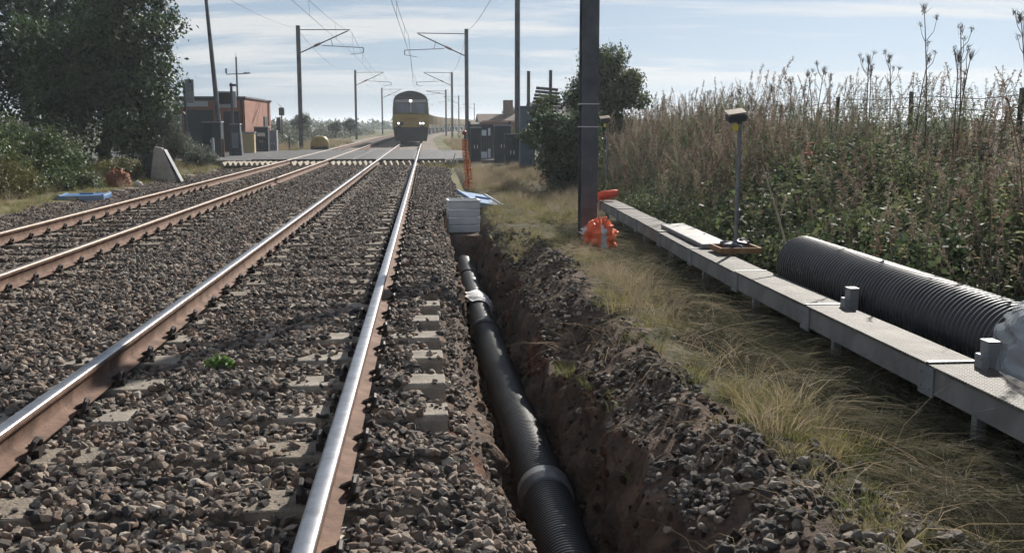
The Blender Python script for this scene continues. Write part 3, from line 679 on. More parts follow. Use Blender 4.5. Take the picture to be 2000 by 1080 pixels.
# ------------------------------------------------------------------ masts and overhead wires
def hsec(w, d, tf, tw):
    a, b = w/2, d/2
    return [(-a, -b), (a, -b), (a, -b+tf), (tw/2, -b+tf), (tw/2, b-tf), (a, b-tf), (a, b), (-a, b), (-a, b-tf), (-tw/2, b-tf), (-tw/2, -b+tf), (-a, -b+tf)]
def column(h, w=.25): 
    m = MB(); m.prism(hsec(w, w, .02, .016), h, 'z', (0, 0, h/2)); m.box((0, 0, .02), (w*1.7, w*1.7, .04)); return m
t = thing('overhead_mast', 'dark steel mast standing close beside the walkway, with its foot in the grass', 'mast', (2.17, 13.75, -.3), R(3), 'overhead line masts')
column(9.0, .222).build('column', M_galv, t)
for z in (1.62, 1.92):
    m = MB(); m.box((0, -.12, z), (.232, .006, .012)); m.box((0, .12, z), (.232, .006, .012))
    for s in (-1, 1): m.box((s*.1185, 0, z), (.006, .246, .012))
    m.build('band', M_strip, t)
def mast(label, x, y, H, sgn, reach=3.2, arm=5.75, ctop=7.2, w=.24):
    t = thing('overhead_mast', label, 'mast', (x, y, -.3), group='overhead line masts')
    column(H+.3, w).build('column', M_galv, t)
    zt, zs = ctop+.3, 5.75+.3
    m = MB(); m.tube([(0, 0, zt), (sgn*reach, 0, zt+.02)], .03, 6); m.build('top_tube', M_galv, t)
    m = MB(); m.tube([(0, 0, zs), (sgn*reach*.97, 0, zt-.03)], .04, 6); m.build('strut', M_galv, t)
    m = MB(); ra = reach*1.35 if arm < 6.2 else reach
    p0 = (sgn*reach*.45, 0, zs+(zt-zs)*.47-.18); p1 = (sgn*reach*1.25, 0, p0[2]-.12)
    m.tube([p0, p1], .025, 6); m.tube([(sgn*reach*.62, 0, zs+(zt-zs)*.64), (sgn*reach*.66, 0, p0[2])], .018, 5); m.build('registration_arm', M_galv, t)
    m = MB(); m.tube([p1, (p1[0], 0, p1[2]-.3)], .03, 6); m.tube([(p1[0], 0, p1[2]-.3), (p1[0]-sgn*.8, 0, p1[2]-.42)], .015, 5); m.build('steady_arm', M_galv, t)
    m = MB(); m.tube([(sgn*.3*reach, 0, zs+(zt-zs)*.31), (sgn*.42*reach, 0, zs+(zt-zs)*.43)], .085, 8); m.build('insulator', M_insul, t)
    return t
mast('nearest dark mast on the far side of the tracks, bracket arm reaching right', -7.85, 66, 7.45, 1)
mast('middle of three dark masts beyond the far track, in front of the shrubs', -7.85, 118, 7.45, 1)
mast('farthest mast beyond the far track, just left of the locomotive', -7.2, 173, 7.45, 1)
mast('tall dark mast beside the orange barrier mesh, bracket arm reaching left over the locomotive', 2.68, 68, 7.5, -1)
mast('second dark mast right of the locomotive, its arm reaching left', 2.98, 118, 7.25, -1)
mast('thin third mast right of the locomotive, beside the wagons', 2.9, 150, 6.4, -1, 2.9, ctop=6.2)
for k, (x, y, lb) in enumerate(((6.8, 215, 'small distant mast right of the wagons, nearer one'), (13.5, 290, 'tiny most distant mast on the right, beyond the wagons'), (-2.2, 240, 'tiny distant mast seen low over the wagons'))):
    mast(lb, x, y, 7.4, -1 if x > 0 else 1)
def wires(label, xs, pts, rad):
    """messenger and contact wire of one track with droppers"""
    t = thing('overhead_wire', label, 'overhead wire', (xs, 10, 5.7))
    stag = .22; cont = []; mess = []
    for i in range(len(pts)-1):
        y0, y1 = pts[i], pts[i+1]; n = 14
        for k in range(n+(i == len(pts)-2)):
            u = k/n; y = y0+(y1-y0)*u; xo = float(curve_off(y)); st = stag*(1 if i % 2 else -1)*(1-2*u)
            cont.append((xo+st, y-10, .0)); mess.append((xo+st*.5, y-10, 1.35-4*.75*u*(1-u)))
    MB().tube(cont, rad, 4).build('contact_wire', M_wire, t); MB().tube(mess, rad, 4).build('messenger_wire', M_wire, t)
    for k in range(2, len(cont), 3):
        if mess[k][2]-cont[k][2] > .1 and cont[k][1] < 170: MB().tube([cont[k], mess[k]], rad*.6, 3).build('dropper', M_wire, t)
wires('contact and messenger wires strung above the near track', -1.16, [10, 68, 118, 168, 215, 290, 380], .011)
wires('contact and messenger wires strung above the far track', -4.65, [12, 66, 118, 173, 230, 300, 380], .011)
def feeder(label, x, z, ys, rad=.012):
    P = []
    for i in range(len(ys)-1):
        for k in range(12): u = k/12; y = ys[i]+(ys[i+1]-ys[i])*u; P.append((x+float(curve_off(y)), y, z-4*.9*u*(1-u)))
    tag(MB().tube(P, rad, 4).build('feeder_wire', M_wire), label, 'overhead wire')
feeder('feeder wire carried on the tops of the left row of masts', -7.95, 7.3, [12, 66, 118, 173, 230])
feeder('earth wire carried on the tops of the right row of masts', 2.75, 7.4, [14, 68, 118, 150])

# ------------------------------------------------------------------ train
M_ly = mat('loco_yellow', (.36, .26, .06), (.27, .19, .05), scale=2.5, rough=.5); M_lg = mat('loco_green', (.03, .065, .045), (.05, .08, .055), scale=2, rough=.5)
M_lroof = mat('loco_roof', (.03, .036, .038), rough=.7); M_black = mat('black_paint', (.015, .016, .018), (.03, .03, .032), scale=4, rough=.7)
M_glass = mat('dark_glass', (.035, .055, .10), rough=.08, spec=.9); M_head = mat('lit_headlight', (1, .97, .9), emis=4)
M_grey = mat('window_frame_grey', (.33, .32, .29), rough=.6)
def loco():
    L_ = 21.0
    t = thing('diesel_locomotive', 'yellow fronted diesel freight locomotive with lit headlights heading the train', 'locomotive', (-1.13, 78, 0))
    lv = [(.95, 1.31, .02), (1.15, 1.325, 0), (2.15, 1.325, 0), (2.95, 1.31, .2), (3.25, 1.27, .28)]
    def stack(lv, name, material, back=L_, cap=True):
        V = []; F = []
        for z, w, f in lv: V += [(-w, f, z), (w, f, z), (w, back, z), (-w, back, z)]
        for i in range(len(lv)-1):
            for k in range(4): F.append((i*4+k, i*4+(k+1) % 4, (i+1)*4+(k+1) % 4, (i+1)*4+k))
        F += [(3, 2, 1, 0), tuple((len(lv)-1)*4+k for k in range(4))]
        m = MB(); m.add(V, F); return m.build(name, material, t)
    stack(lv[:3], 'cab_front', M_ly, 2.4); stack([(2.153, 1.324, .003)]+lv[3:], 'cab_upper', mat('cab_upper_green', (.075, .075, .045), (.11, .10, .055), scale=2, rough=.5), 2.4); stack([(.95, 1.32, 2.405), (3.25, 1.28, 2.405)], 'body_side', M_lg)
    stack([(3.252, 1.27, .27), (3.5, 1.15, .33), (3.7, .85, .4), (3.84, .45, .46), (3.9, .16, .5)], 'roof', M_lroof)
    for s in (-1, 1):
        # windscreens lie on the raked front, a centimetre proud
        z0, z1 = 2.32, 2.98; f = lambda z: (z-2.15)/.8*.2
        V = [(s*.10, f(z0)-.012, z0), (s*1.08, f(z0)-.012, z0), (s*1.04, f(z1)-.012, z1), (s*.12, f(z1)-.012, z1)]; V += [(a, b+.03, c) for a, b, c in V]
        MB().add(V, [(0, 1, 2, 3), (4, 7, 6, 5), (0, 4, 5, 1), (1, 5, 6, 2), (2, 6, 7, 3), (3, 7, 4, 0)]).build('windscreen', M_glass, t)
        m = MB(); m.tube([(s*.55, f(2.3)-.03, 2.3), (s*.32, f(2.8)-.03, 2.8)], .012, 4); m.build('wiper', M_black, t)
        m = MB(); m.box((s*1.34, .35, 1.9), (.03, .03, 1.6)); m.build('handrail', M_ly, t)
        m = MB(); m.tube([(s*.87, -.02, 1.06), (s*.87, -.48, 1.06)], .09, 10); m.tube([(s*.87, -.46, 1.06), (s*.87, -.5, 1.06)], .23, 14); m.build('buffer', M_black, t)
        m = MB(); m.box((s*.82, -.03, 1.47), (.52, .06, .24)); m.build('light_housing', M_black, t, bevel=.02)
        for q, on in ((.92, True), (.70, s > 0)):
            m = MB(); m.tube([(s*q, -.05, 1.48), (s*q, -.075, 1.48)], .07 if on else .05, 12); m.build('headlight', M_head if on else M_glass, t)
    m = MB(); m.tube([(0, .2, 3.14), (0, .165, 3.14)], .09, 12); m.build('headlight', M_head, t)
    m = MB(); m.box((0, .225, 3.13), (2.3, .05, .22), (R(-14), 0, 0)); m.build('light_bar', M_grey, t, bevel=.01)
    m = MB(); m.box((0, .07, 2.62), (.1, .05, .7), (R(-14), 0, 0)); m.build('centre_pillar', M_grey, t)
    m = MB(); m.box((0, -.02, 1.02), (2.6, .14, .34)); m.build('buffer_beam', M_black, t, bevel=.02)
    m = MB(); m.prism([(-1.18, .16), (1.18, .16), (1.3, .9), (-1.3, .9)], .16, 'y', (0, .02, 0)); m.prism([(-.95, .16), (.95, .16), (.6, .55), (-.6, .55)], .1, 'y', (0, -.13, 0)); m.build('snowplough', M_black, t)
    m = MB(); m.tube([(0, -.05, 1.05), (0, -.35, 1.03)], .05, 6); m.box((0, -.38, 1.0), (.1, .12, .25)); m.build('coupling', M_black, t)
    m = MB(); m.box((0, -.012, 1.78), (.9, .02, .28)); m.build('nose_panel', mat('nose_badge', (.30, .17, .04), rough=.6), t)
    for yb in (3.6, 16.8):
        m = MB(); m.box((0, yb, .6), (2.3, 4.6, .45))
        for k in (-1.7, 0, 1.7):
            for s in (-1, 1): m.tube([(s*.70, yb+k, .53), (s*.83, yb+k, .53)], .53, 16)
        m.build('bogie', M_black, t)
    m = MB(); m.box((0, 10.2, .62), (2.3, 6, .6)); m.build('fuel_tank', M_black, t)
loco()
M_wag = mat('wagon_body', (.34, .25, .09), (.22, .16, .08), scale=1.5, rough=.7)
def wagon():
    t = thing('hopper_wagon', 'dull yellow open bulk wagon coupled in the train behind the locomotive', 'wagon', (0, 0, 0), 0, 'bulk wagons of the freight train')
    m = MB(); V = []
    for z, w, l in ((1.15, 1.1, 5.6), (1.5, 1.32, 6.2), (2.75, 1.34, 6.5)): V += [(-w, -l, z), (w, -l, z), (w, l, z), (-w, l, z)]
    m.add(V, [(3, 2, 1, 0), (8, 9, 10, 11)]+[(i*4+k, i*4+(k+1) % 4, i*4+4+(k+1) % 4, i*4+4+k) for i in (0, 1) for k in range(4)]); m.build('body', M_wag, t)
    for s in (-1, 1):
        for k in range(7): MB().box((s*1.36, -5.7+1.9*k, 2.1), (.06, .1, 1.25)).build('rib', M_wag, t)
        m = MB(); m.box((0, s*4.6, .6), (2.0, 2.6, .4))
        for q in (-.9, .9):
            for e in (-1, 1): m.tube([(e*.7, s*4.6+q, .46), (e*.82, s*4.6+q, .46)], .46, 12)
        m.build('bogie', M_black, t)
    MB().box((0, 0, 1.05), (2.2, 13.2, .18)).build('underframe', M_black, t)
    return t
w0 = wagon()
for k in range(13):
    y = 106.8+14.1*k; w = w0 if k == 0 else copy_tree(w0); w.location = (-1.16+float(curve_off(y)), y, 0); w.rotation_euler = (0, 0, -math.atan(max(0, y-110)/1100))

# ------------------------------------------------------------------ buildings
def brick_mat(name, c1, c2, mortar, sc=1.0):
    m = bpy.data.materials.new(name); m.use_nodes = True; nt = m.node_tree; b = nt.nodes['Principled BSDF']; N = nt.nodes.new; L = nt.links.new
    tc = N('ShaderNodeTexCoord'); sx = N('ShaderNodeSeparateXYZ'); L(tc.outputs['Object'], sx.inputs[0]); ad = N('ShaderNodeMath'); ad.operation = 'ADD'; L(sx.outputs[0], ad.inputs[0]); L(sx.outputs[1], ad.inputs[1])
    cb = N('ShaderNodeCombineXYZ'); L(ad.outputs[0], cb.inputs[0]); L(sx.outputs[2], cb.inputs[1])
    br = N('ShaderNodeTexBrick'); br.inputs['Scale'].default_value = sc; br.inputs['Brick Width'].default_value = .225; br.inputs['Row Height'].default_value = .075; br.inputs['Mortar Size'].default_value = .01
    br.inputs['Color1'].default_value = (*c1, 1); br.inputs['Color2'].default_value = (*c2, 1); br.inputs['Mortar'].default_value = (*mortar, 1); L(cb.outputs[0], br.inputs['Vector'])
    n = N('ShaderNodeTexNoise'); n.inputs['Scale'].default_value = 1.2; n.inputs['Detail'].default_value = 6; L(tc.outputs['Object'], n.inputs['Vector'])
    mr = N('ShaderNodeMapRange'); mr.inputs[3].default_value = .6; mr.inputs[4].default_value = 1.35; L(n.outputs['Fac'], mr.inputs[0]); mx = N('ShaderNodeMixRGB'); mx.blend_type = 'MULTIPLY'; mx.inputs[0].default_value = 1
    L(br.outputs['Color'], mx.inputs[1]); L(mr.outputs[0], mx.inputs[2]); L(mx.outputs[0], b.inputs['Base Color']); b.inputs['Roughness'].default_value = .9; return m
M_brick = brick_mat('red_brick', (.34, .115, .065), (.26, .085, .05), (.22, .16, .12))
M_fascia = mat('pale_fascia', (.45, .46, .47), rough=.6); M_green = mat('dark_green_paint', (.018, .034, .036), (.03, .045, .045), scale=3, rough=.6)
t = thing('relay_building', 'flat roofed red brick building with dark door left of the crossing', 'building', (-11.4, 59.5, -.12))
MB().box((0, 0, 1.42), (4.0, 9.0, 2.84)).build('wall', M_brick, t)
MB().box((0, 0, 2.89), (4.16, 9.16, .1)).build('roof', mat('roof_felt', (.10, .10, .105), rough=.9), t, bevel=.01)
MB().box((-.9, -4.56, 2.55), (2.1, .1, .28)).build('fascia', M_fascia, t)
d = MB().box((-.35, -4.53, 1.15), (1.5, .08, 2.2)).build('door', M_green, t, bevel=.01); MB().box((.28, -4.6, 1.15), (.05, .06, .16)).build('handle', M_strip, d)
w = MB().box((-1.55, -4.54, 1.6), (.62, .1, .75)).build('window', M_fascia, t); MB().box((-1.55, -4.6, 1.6), (.5, .02, .62)).build('pane', M_glass, w)
MB().tube([(1.85, -4.56, .05), (1.85, -4.56, 2.8)], .05, 6).build('downpipe', M_black, t); MB().box((0, -4.56, 2.79), (4.1, .1, .1)).build('gutter', M_black, t); MB().box((1.3, -4.53, 1.15), (.8, .07, 2.05)).build('door', M_black, t, bevel=.01)
MB().box((2.03, 2.2, 1.5), (.07, 1.1, .9)).build('window', M_black, t)
M_clad = mat('grey_cladding', (.22, .24, .26), (.28, .29, .31), scale=2, rough=.6)
t = thing('cottage', 'low white walled cottage behind the pale leaved shrub', 'house', (8.4, 66, -.12))
MB().box((0, 0, 1.05), (3.4, 5, 2.1)).build('wall', mat('white_render', (.62, .61, .58), (.52, .5, .47), scale=2), t)
m = MB(); m.prism([(-2.7, 2.05), (2.7, 2.05), (0, 2.9)], 3.9, 'x'); m.build('roof', mat('dark_tiles', (.03, .03, .034), (.055, .05, .05), scale=6, bump=.5, rough=.9), t)
for s_ in (-.9, .9):
    w = MB().box((s_, -2.52, 1.2), (.72, .06, .9)).build('window', M_fascia, t); MB().box((s_, -2.56, 1.2), (.6, .02, .78)).build('pane', M_glass, w)
t = thing('slatted_board', 'dark slatted board on two posts rising beside the right hand tree', 'board', (6.3, 56, -.12))
for x, h in ((-.75, 4.35), (.45, 4.4)): MB().tube([(x, 0, 0), (x, 0, h)], .09, 8).build('post', mat('dark_timber', (.05, .045, .04), rough=.9), t)
for k in range(6): MB().box((.25, -.14, 2.45+k*.19), (1.7-.1*k, .05, .15), (R(12), R(5), 0)).build('slat', M_black, t)
t = thing('bungalow', 'low brown roofed bungalow with square chimney behind the grassy mound', 'house', (7.2, 84, -.1))
MB().box((0, 0, .9), (5.5, 5, 1.8)).build('wall', M_brick, t); m = MB(); m.prism([(-2.7, 1.7), (2.7, 1.7), (0, 2.35)], 6.2, 'x'); r_ = m.build('roof', mat('brown_tiles', (.09, .055, .04), (.14, .085, .06), scale=4, rough=.9), t)
MB().box((-.55, 0, 2.6), (.75, .75, 1.7)).build('chimney', mat('chimney_brown', (.17, .12, .10), (.22, .16, .13), scale=4, rough=.9), r_)

# ------------------------------------------------------------------ crossing equipment
M_cab = mat('cabinet_dark', (.022, .036, .044), (.035, .05, .056), scale=3, rough=.5); M_cabb = mat('cabinet_blue_grey', (.075, .115, .14), (.10, .14, .165), scale=3, rough=.5)
def cabinet(label, x, y, w, d, h, material, sign=False, rz=0, top=True):
    t = thing('equipment_cabinet', label, 'cabinet', (x, y, hz1(x, y)-.03), rz)
    MB().box((0, 0, .05), (w*1.06, d*1.06, .16)).build('plinth', M_concrete, t); MB().box((0, 0, h/2+.12), (w, d, h)).build('body', material, t, bevel=.015)
    MB().box((0, -.01, h+.15), (w*1.08, d*1.1, .06)).build('lid', material if not top else M_clad, t, bevel=.01)
    for s in (-1, 1):
        dr = MB().box((s*w*.245, -d/2-.012, h/2+.12), (w*.47, .024, h*.92)).build('door', material, t, bevel=.006)
        MB().box((s*.06, -d/2-.035, h*.55), (.03, .03, .14)).build('handle', M_strip, dr)
    if sign: MB().box((0, -d/2-.03, h*.82), (w*.6, .012, h*.14)).build('notice', M_strip, t)
cabinet('dark green cabinet nearest the left bushes beside the crossing', -9.35, 46.5, .78, .6, 1.5, M_cab)
cabinet('dark cabinet with pale notice on its door left of the crossing', -8.75, 56.2, .72, .6, 1.32, M_cab, True)
cabinet('low plain cabinet next to the far left mast', -8.35, 57.6, .42, .5, 1.15, M_clad, False, 0)
cabinet('dark cabinet with pale top on the right behind the dry grass', 2.95, 40.0, .62, .5, 1.42, M_cab)
cabinet('narrow dark cabinet squeezed between the fence and the pale topped cabinet', 1.98, 41.5, .42, .45, 1.35, M_cab, False)
cabinet('squat dark cabinet between the tall blue grey cabinet and the steel pole', 3.15, 38.0, .5, .45, 1.1, M_cab, False, 0, False)
cabinet('tall blue grey cabinet at the foot of the steel pole', 3.42, 35.0, .50, .42, 2.05, M_cabb, False, 0, False)
def plain_post(name, label, cat, x, y, h, r0, r1, lean=0, extra=None, material=M_galv):
    t = thing(name, label, cat, (x, y, hz1(x, y)-.03)); MB().tube([(0, 0, 0), (lean*.5, 0, h*.5), (lean, 0, h)], [r0, (r0+r1)/2, r1], 8).build('column', material, t)
    if extra: extra(t)
    return t
def lamp_head(t):
    m = MB(); m.tube([(-.45, 0, 6.9), (.0, 0, 8.2), (.5, 0, 8.6), (1.2, 0, 8.7)], .04, 6); m.build('bracket', M_galv, t); MB().box((1.5, 0, 8.68), (.6, .2, .12)).build('lantern', M_clad, t, bevel=.03)
plain_post('lamp_column', 'tall dark tapered lamp column leaning slightly behind the green cabinet', 'lamp column', -9.15, 47.3, 9.0, .13, .06, -.55, lambda t: MB().box((-.4, 0, 8.95), (.5, .2, .1)).build('lantern', M_clad, t, bevel=.03))
def cross(t):
    m = MB(); m.tube([(-.62, 0, 4.55), (.7, 0, 4.6)], .03, 6); m.build('cross_arm', M_galv, t); MB().box((-.62, 0, 4.75), (.1, .1, .3)).build('sensor', M_galv, t); MB().box((.62, 0, 4.63), (.4, .16, .09)).build('lantern', M_clad, t, bevel=.02)
    m = MB(); m.tube([(0, 0, 5.6), (0, 0, 5.85)], .012, 5); m.build('aerial', M_galv, t)
plain_post('camera_mast', 'slim mast with cross arm behind the brick building', 'mast', -11.55, 65.2, 5.6, .07, .05, 0, cross)
def wigwag(t):
    MB().box((-.3, .02, 2.75), (1.0, .08, .75)).build('backboard', M_fascia, t, bevel=.02); MB().box((-.3, -.06, 2.8), (.5, .1, .5)).build('lamp_unit', M_black, t, bevel=.03); MB().box((.08, -.02, 3.4), (.3, .08, .1)).build('finial', M_black, t)
plain_post('crossing_signal', 'pale backed crossing signal on dark post in front of the brick building', 'crossing signal', -8.95, 49.0, 3.5, .07, .06, 0, wigwag)
def signback(t):
    MB().box((.12, 0, 2.95), (.4, .05, 1.0)).build('sign_back', M_clad, t, bevel=.05); MB().box((0, 0, 1.0), (.14, .14, .5)).build('control_box', M_galv, t)
plain_post('road_sign', 'grey sign back on a post at the edge of the big left tree', 'road sign', -10.2, 45.5, 3.4, .06, .05, -.1, signback)
t = thing('barrier_pedestal', 'tapered grey barrier pedestal between the dark cabinets left of the crossing', 'barrier pedestal', (-8.75, 48.6, -.15))
MB().box((0, 0, .75), (.6, .55, 1.5), None, 0, .72).build('housing', M_galv, t, bevel=.03); MB().box((0, 0, 1.53), (.5, .45, .07)).build('cap', M_clad, t, bevel=.02); MB().box((0, -.26, .8), (.3, .03, .7)).build('access_door', M_clad, t, bevel=.01)
t = thing('tan_hut', 'small tan panelled box beside the barrier pedestal', 'box', (-8.95, 53.2, -.15)); MB().box((0, 0, .55), (.62, .5, 1.1)).build('body', mat('tan_panel', (.46, .34, .18), (.54, .41, .24), scale=3, rough=.7), t, bevel=.02); MB().box((0, 0, 1.13), (.7, .58, .06)).build('lid', M_clad, t)
for k, (x, y, h, lb) in enumerate(((-9.2, 45.6, 1.0, 'pale short marker post left of the barrier pedestal'), (-8.85, 46.0, .95, 'brown short marker post just right of the green cabinet'), (-8.2, 63, .9, 'short dark stump post at the foot of the nearest left mast'))):
    tag(MB().box((0, 0, h/2), (.12, .1, h), None, 0, .85).build('marker_post', (M_fascia, M_railside, M_galv)[k], None, bevel=.01, loc=(x, y, -.2)), lb, 'post')
def sighead(t):
    MB().box((.0, 0, 2.55), (.42, .2, .6)).build('signal_head', M_black, t, bevel=.05); MB().box((-.25, 0, 1.5), (.3, .2, 1.2)).build('cabinet', M_black, t); MB().tube([(.0, 0, 2.9), (-.3, 0, 3.2)], .02, 5).build('aerial', M_galv, t)
plain_post('colour_light_signal', 'small black railway signal standing above the far hedge left of the masts', 'signal', -11.2, 82, 2.9, .06, .05, 0, sighead)
t = thing('yellow_bin', 'rounded yellow bin on the grass between the left masts', 'bin', (-6.75, 66.5, -.2))
m = MB(); nu, nv = 18, 8; V = []
for j in range(nv+1):
    a = math.pi/2*j/nv
    for i in range(nu): b_ = 2*math.pi*i/nu; V.append((.62*math.cos(a)**.6*math.cos(b_), .5*math.cos(a)**.6*math.sin(b_), .2+.68*math.sin(a)))
m.add(V, [(j*nu+i, j*nu+(i+1) % nu, (j+1)*nu+(i+1) % nu, (j+1)*nu+i) for j in range(nv) for i in range(nu)]); m.build('lid', mat('bin_yellow', (.34, .25, .05), (.24, .19, .05), scale=3, rough=.5), t, smooth=True)
MB().box((0, 0, .12), (1.1, .9, .22)).build('base', M_black, t, bevel=.03)
plain_post('steel_pole', 'tall plain steel pole rising from behind the blue grey cabinet', 'pole', 3.62, 41, 9.5, .11, .10)
# gate and fence right of the track
t = thing('palisade_fence', 'dark palisade fence right of the track behind the orange mesh', 'fence', (2.45, 44, -.15))
for k in range(17): MB().box((-.55+k*.1, 0, .78), (.094, .02, 1.5)).build('pale', M_cab, t)
for z in (.35, 1.3): MB().box((.25, .03, z), (1.75, .04, .05)).build('fence_rail', M_cab, t)
for x in (-.62, 1.1): MB().box((x, .05, .8), (.09, .09, 1.7)).build('post', M_cab, t)
for x, z, w_, h_, lb in ((2.46, 1.02, .2, .24, 'small white square notice high on the palisade fence'), (2.68, 1.06, .1, .32, 'narrow white notice high on the palisade fence'), (2.44, .06, .3, .32, 'white board low against the palisade fence'), (2.68, .1, .12, .5, 'narrow upright white board beside the dark cabinet')):
    tag(MB().box((0, 0, 0), (w_, .015, h_)).build('notice_board', mat('white_board', (.66, .68, .7), rough=.5), None, bevel=.003, loc=(x, 43.95, z)), lb, 'notice')

# things by the left track
M_oldc = mat('old_concrete', (.30, .27, .235), (.42, .385, .33), scale=4, bump=.4, rough=.9)
t = thing('concrete_slab', 'weathered concrete slab propped upright beside the left bushes', 'slab', (-7.85, 31.0, -.3), R(-18)); t.scale = (1.25, 1.25, 1.2)
m = MB(); m.prism([(-.28, 0), (.42, 0), (.08, .82), (-.12, .86)], .1, 'y', (.12, -.1, 0)); m.build('face', M_oldc, t, bevel=.015)
m = MB(); m.prism([(-.75, 0), (-.1, 0), (-.15, .78), (-.45, .55), (-.7, .3)], .5, 'y', (.05, .2, 0)); m.build('backing', M_black, t, bevel=.03)
m = MB(); m.box((.42, -.05, .36), (.07, .14, .95), (0, R(-28), 0)); m.build('brace', M_galv, t, bevel=.01)
blob('rusty_drum', 'rusty brown crumpled metal lump beside the blue lid', 'scrap', (-8.1, 27.8, -.36), (.26, .28, .26), 23, [mat('rusty_metal', (.16, .055, .03), (.27, .12, .07), scale=8, rough=.9)])
blob('pale_stone', 'pale rounded stone beside the rusty lump', 'stone', (-7.65, 28.0, -.33), (.09, .09, .1), 29, [mat('pale_rock', (.5, .46, .4), rough=.9)])
t = thing('board_fence', 'old grey board fence half hidden behind the left bushes', 'fence', (-14.6, 34, 0))
M_oldw = mat('silver_timber', (.24, .21, .17), (.34, .30, .25), scale=5, bump=.3, rough=.9)
for k in range(22): MB().box((-1.6+k*.17, random.uniform(-.01, .01), .75+random.uniform(-.06, .06)), (.15, .025, 1.5)).build('board', M_oldw, t)
for z in (.3, 1.2): MB().box((.15, .04, z), (3.9, .05, .09)).build('fence_rail', M_oldw, t)
# wire fence along the bank top
t = thing('wire_fence', 'post and wire fence running along the top of the weedy bank', 'fence', (7.4, 10, 1.2))
M_fpost = mat('fence_post', (.07, .06, .05), (.12, .10, .085), scale=6, rough=.9)
for k in range(9):
    y = 9.5+k*2.9; g = hz1(7.4, y)-1.2; MB().tube([(0, y-10, g-.2), (random.uniform(-.03, .03), y-10, g+.62)], .035, 7).build('post', M_fpost, t)
for z in (.25, .4, .55):
    P = [(0, 9-10+k*1.45, hz1(7.4, 9+k*1.45)-1.2+z) for k in range(18)]; MB().tube(P, .006, 4).build('wire', M_wire, t)

# ------------------------------------------------------------------ vegetation
def foliage(name, stops, transl=.35): return rand_mat(name, stops, rough=.55, transl=transl, attr='tint', spec=.4)
F_dark = foliage('leaf_dark', [(0, (.012, .028, .014)), (.4, (.03, .06, .025)), (.75, (.065, .105, .038)), (1, (.13, .165, .06))])
F_mid = foliage('leaf_mid', [(0, (.025, .045, .018)), (.4, (.05, .085, .028)), (.75, (.09, .12, .04)), (1, (.17, .165, .06))])
F_olive = foliage('leaf_olive', [(0, (.04, .045, .018)), (.4, (.085, .09, .03)), (.75, (.15, .135, .045)), (1, (.25, .19, .07))])
F_grey = foliage('leaf_greygreen', [(0, (.04, .055, .04)), (.5, (.08, .10, .07)), (1, (.15, .165, .12))])
M_bark = mat('bark', (.035, .028, .022), (.08, .065, .05), scale=6, bump=.6, rough=.95)
def leaves(blobs, n, size, aspect=.5, seed=1, shell=.55, droop=.0):
    """blobs: (x,y,z,rx,ry,rz). Returns V,F,tint: n folded leaves spread through the clumps"""
    g = np.random.default_rng(seed); B = np.array(blobs, float); vol = (B[:, 3]*B[:, 4]*B[:, 5])**(2/3); b = g.choice(len(B), n, p=vol/vol.sum())
    d = g.normal(size=(n, 3)); d /= np.linalg.norm(d, axis=1)[:, None]; r = shell+(1-shell)*g.random(n)**.7; r *= 1+.18*g.normal(size=n)*(r > .8)
    Pc = B[b, :3]+d*B[b, 3:6]*r[:, None]
    nrm = d*.7+g.normal(size=(n, 3))*.75+np.array([0, 0, .35]); nrm /= np.linalg.norm(nrm, axis=1)[:, None]
    u = np.cross(nrm, g.normal(size=(n, 3))); u[:, 2] -= droop; u /= np.linalg.norm(u, axis=1)[:, None]; w = np.cross(nrm, u); w /= np.linalg.norm(w, axis=1)[:, None]
    s = size*(.6+.8*g.random(n))[:, None]
    V = np.stack([Pc-u*s*.5, Pc+w*s*aspect*.5+nrm*s*.08, Pc+u*s*.5, Pc-w*s*aspect*.5+nrm*s*.08], 1).reshape(-1, 3); F = np.arange(n*4).reshape(n, 4)
    bt = g.random(len(B)); t = np.clip(.55*g.random(n)+.3*bt[b]+.15*(d[:, 2]*.5+.5), 0, 1); return V, F, np.repeat(t, 4)
def clumps(c, rad, n, rmin, rmax, seed, flat=1.0):
    g = np.random.default_rng(seed); out = []
    for _ in range(n):
        d = g.normal(size=3); d /= np.linalg.norm(d); r = .45+.5*g.random(); q = g.uniform(rmin, rmax)
        out.append((c[0]+d[0]*rad[0]*r, c[1]+d[1]*rad[1]*r, c[2]+d[2]*rad[2]*r, q*g.uniform(.8, 1.25), q*g.uniform(.8, 1.25), q*g.uniform(.7, 1.0)*flat))
    return out
def tree(name, label, cat, base, blobs, n, size, material, trunk_r=.12, seed=1, aspect=.5, group=None, limbs=7, shell=.5):
    t = thing(name, label, cat, base, group=group); bx = np.array(base); L_ = [(b[0]-bx[0], b[1]-bx[1], b[2]-bx[2], b[3], b[4], b[5]) for b in blobs]
    V, F, T = leaves(L_, n, size, aspect, seed, shell); link('crown', np_mesh('crown', V, F, material, tint=T), t)
    m = MB(); top = np.mean(np.array(L_)[:, :3], 0); g = random.Random(seed)
    m.tube([(0, 0, -.1), (top[0]*.3+.05, top[1]*.3, top[2]*.4), (top[0]*.8, top[1]*.8, top[2]*.85), (top[0], top[1], top[2]*1.3)], [trunk_r, trunk_r*.8, trunk_r*.5, trunk_r*.2], 8)
    for k in range(limbs):
        b = g.choice(L_); u = g.uniform(.25, .7); s = (top[0]*u, top[1]*u, top[2]*u); m.tube([s, ((s[0]+b[0])/2, (s[1]+b[1])/2, (s[2]+b[2])/2+.1), b[:3]], [trunk_r*.45, trunk_r*.3, trunk_r*.1], 6)
    m.build('trunk', M_bark, t); return t
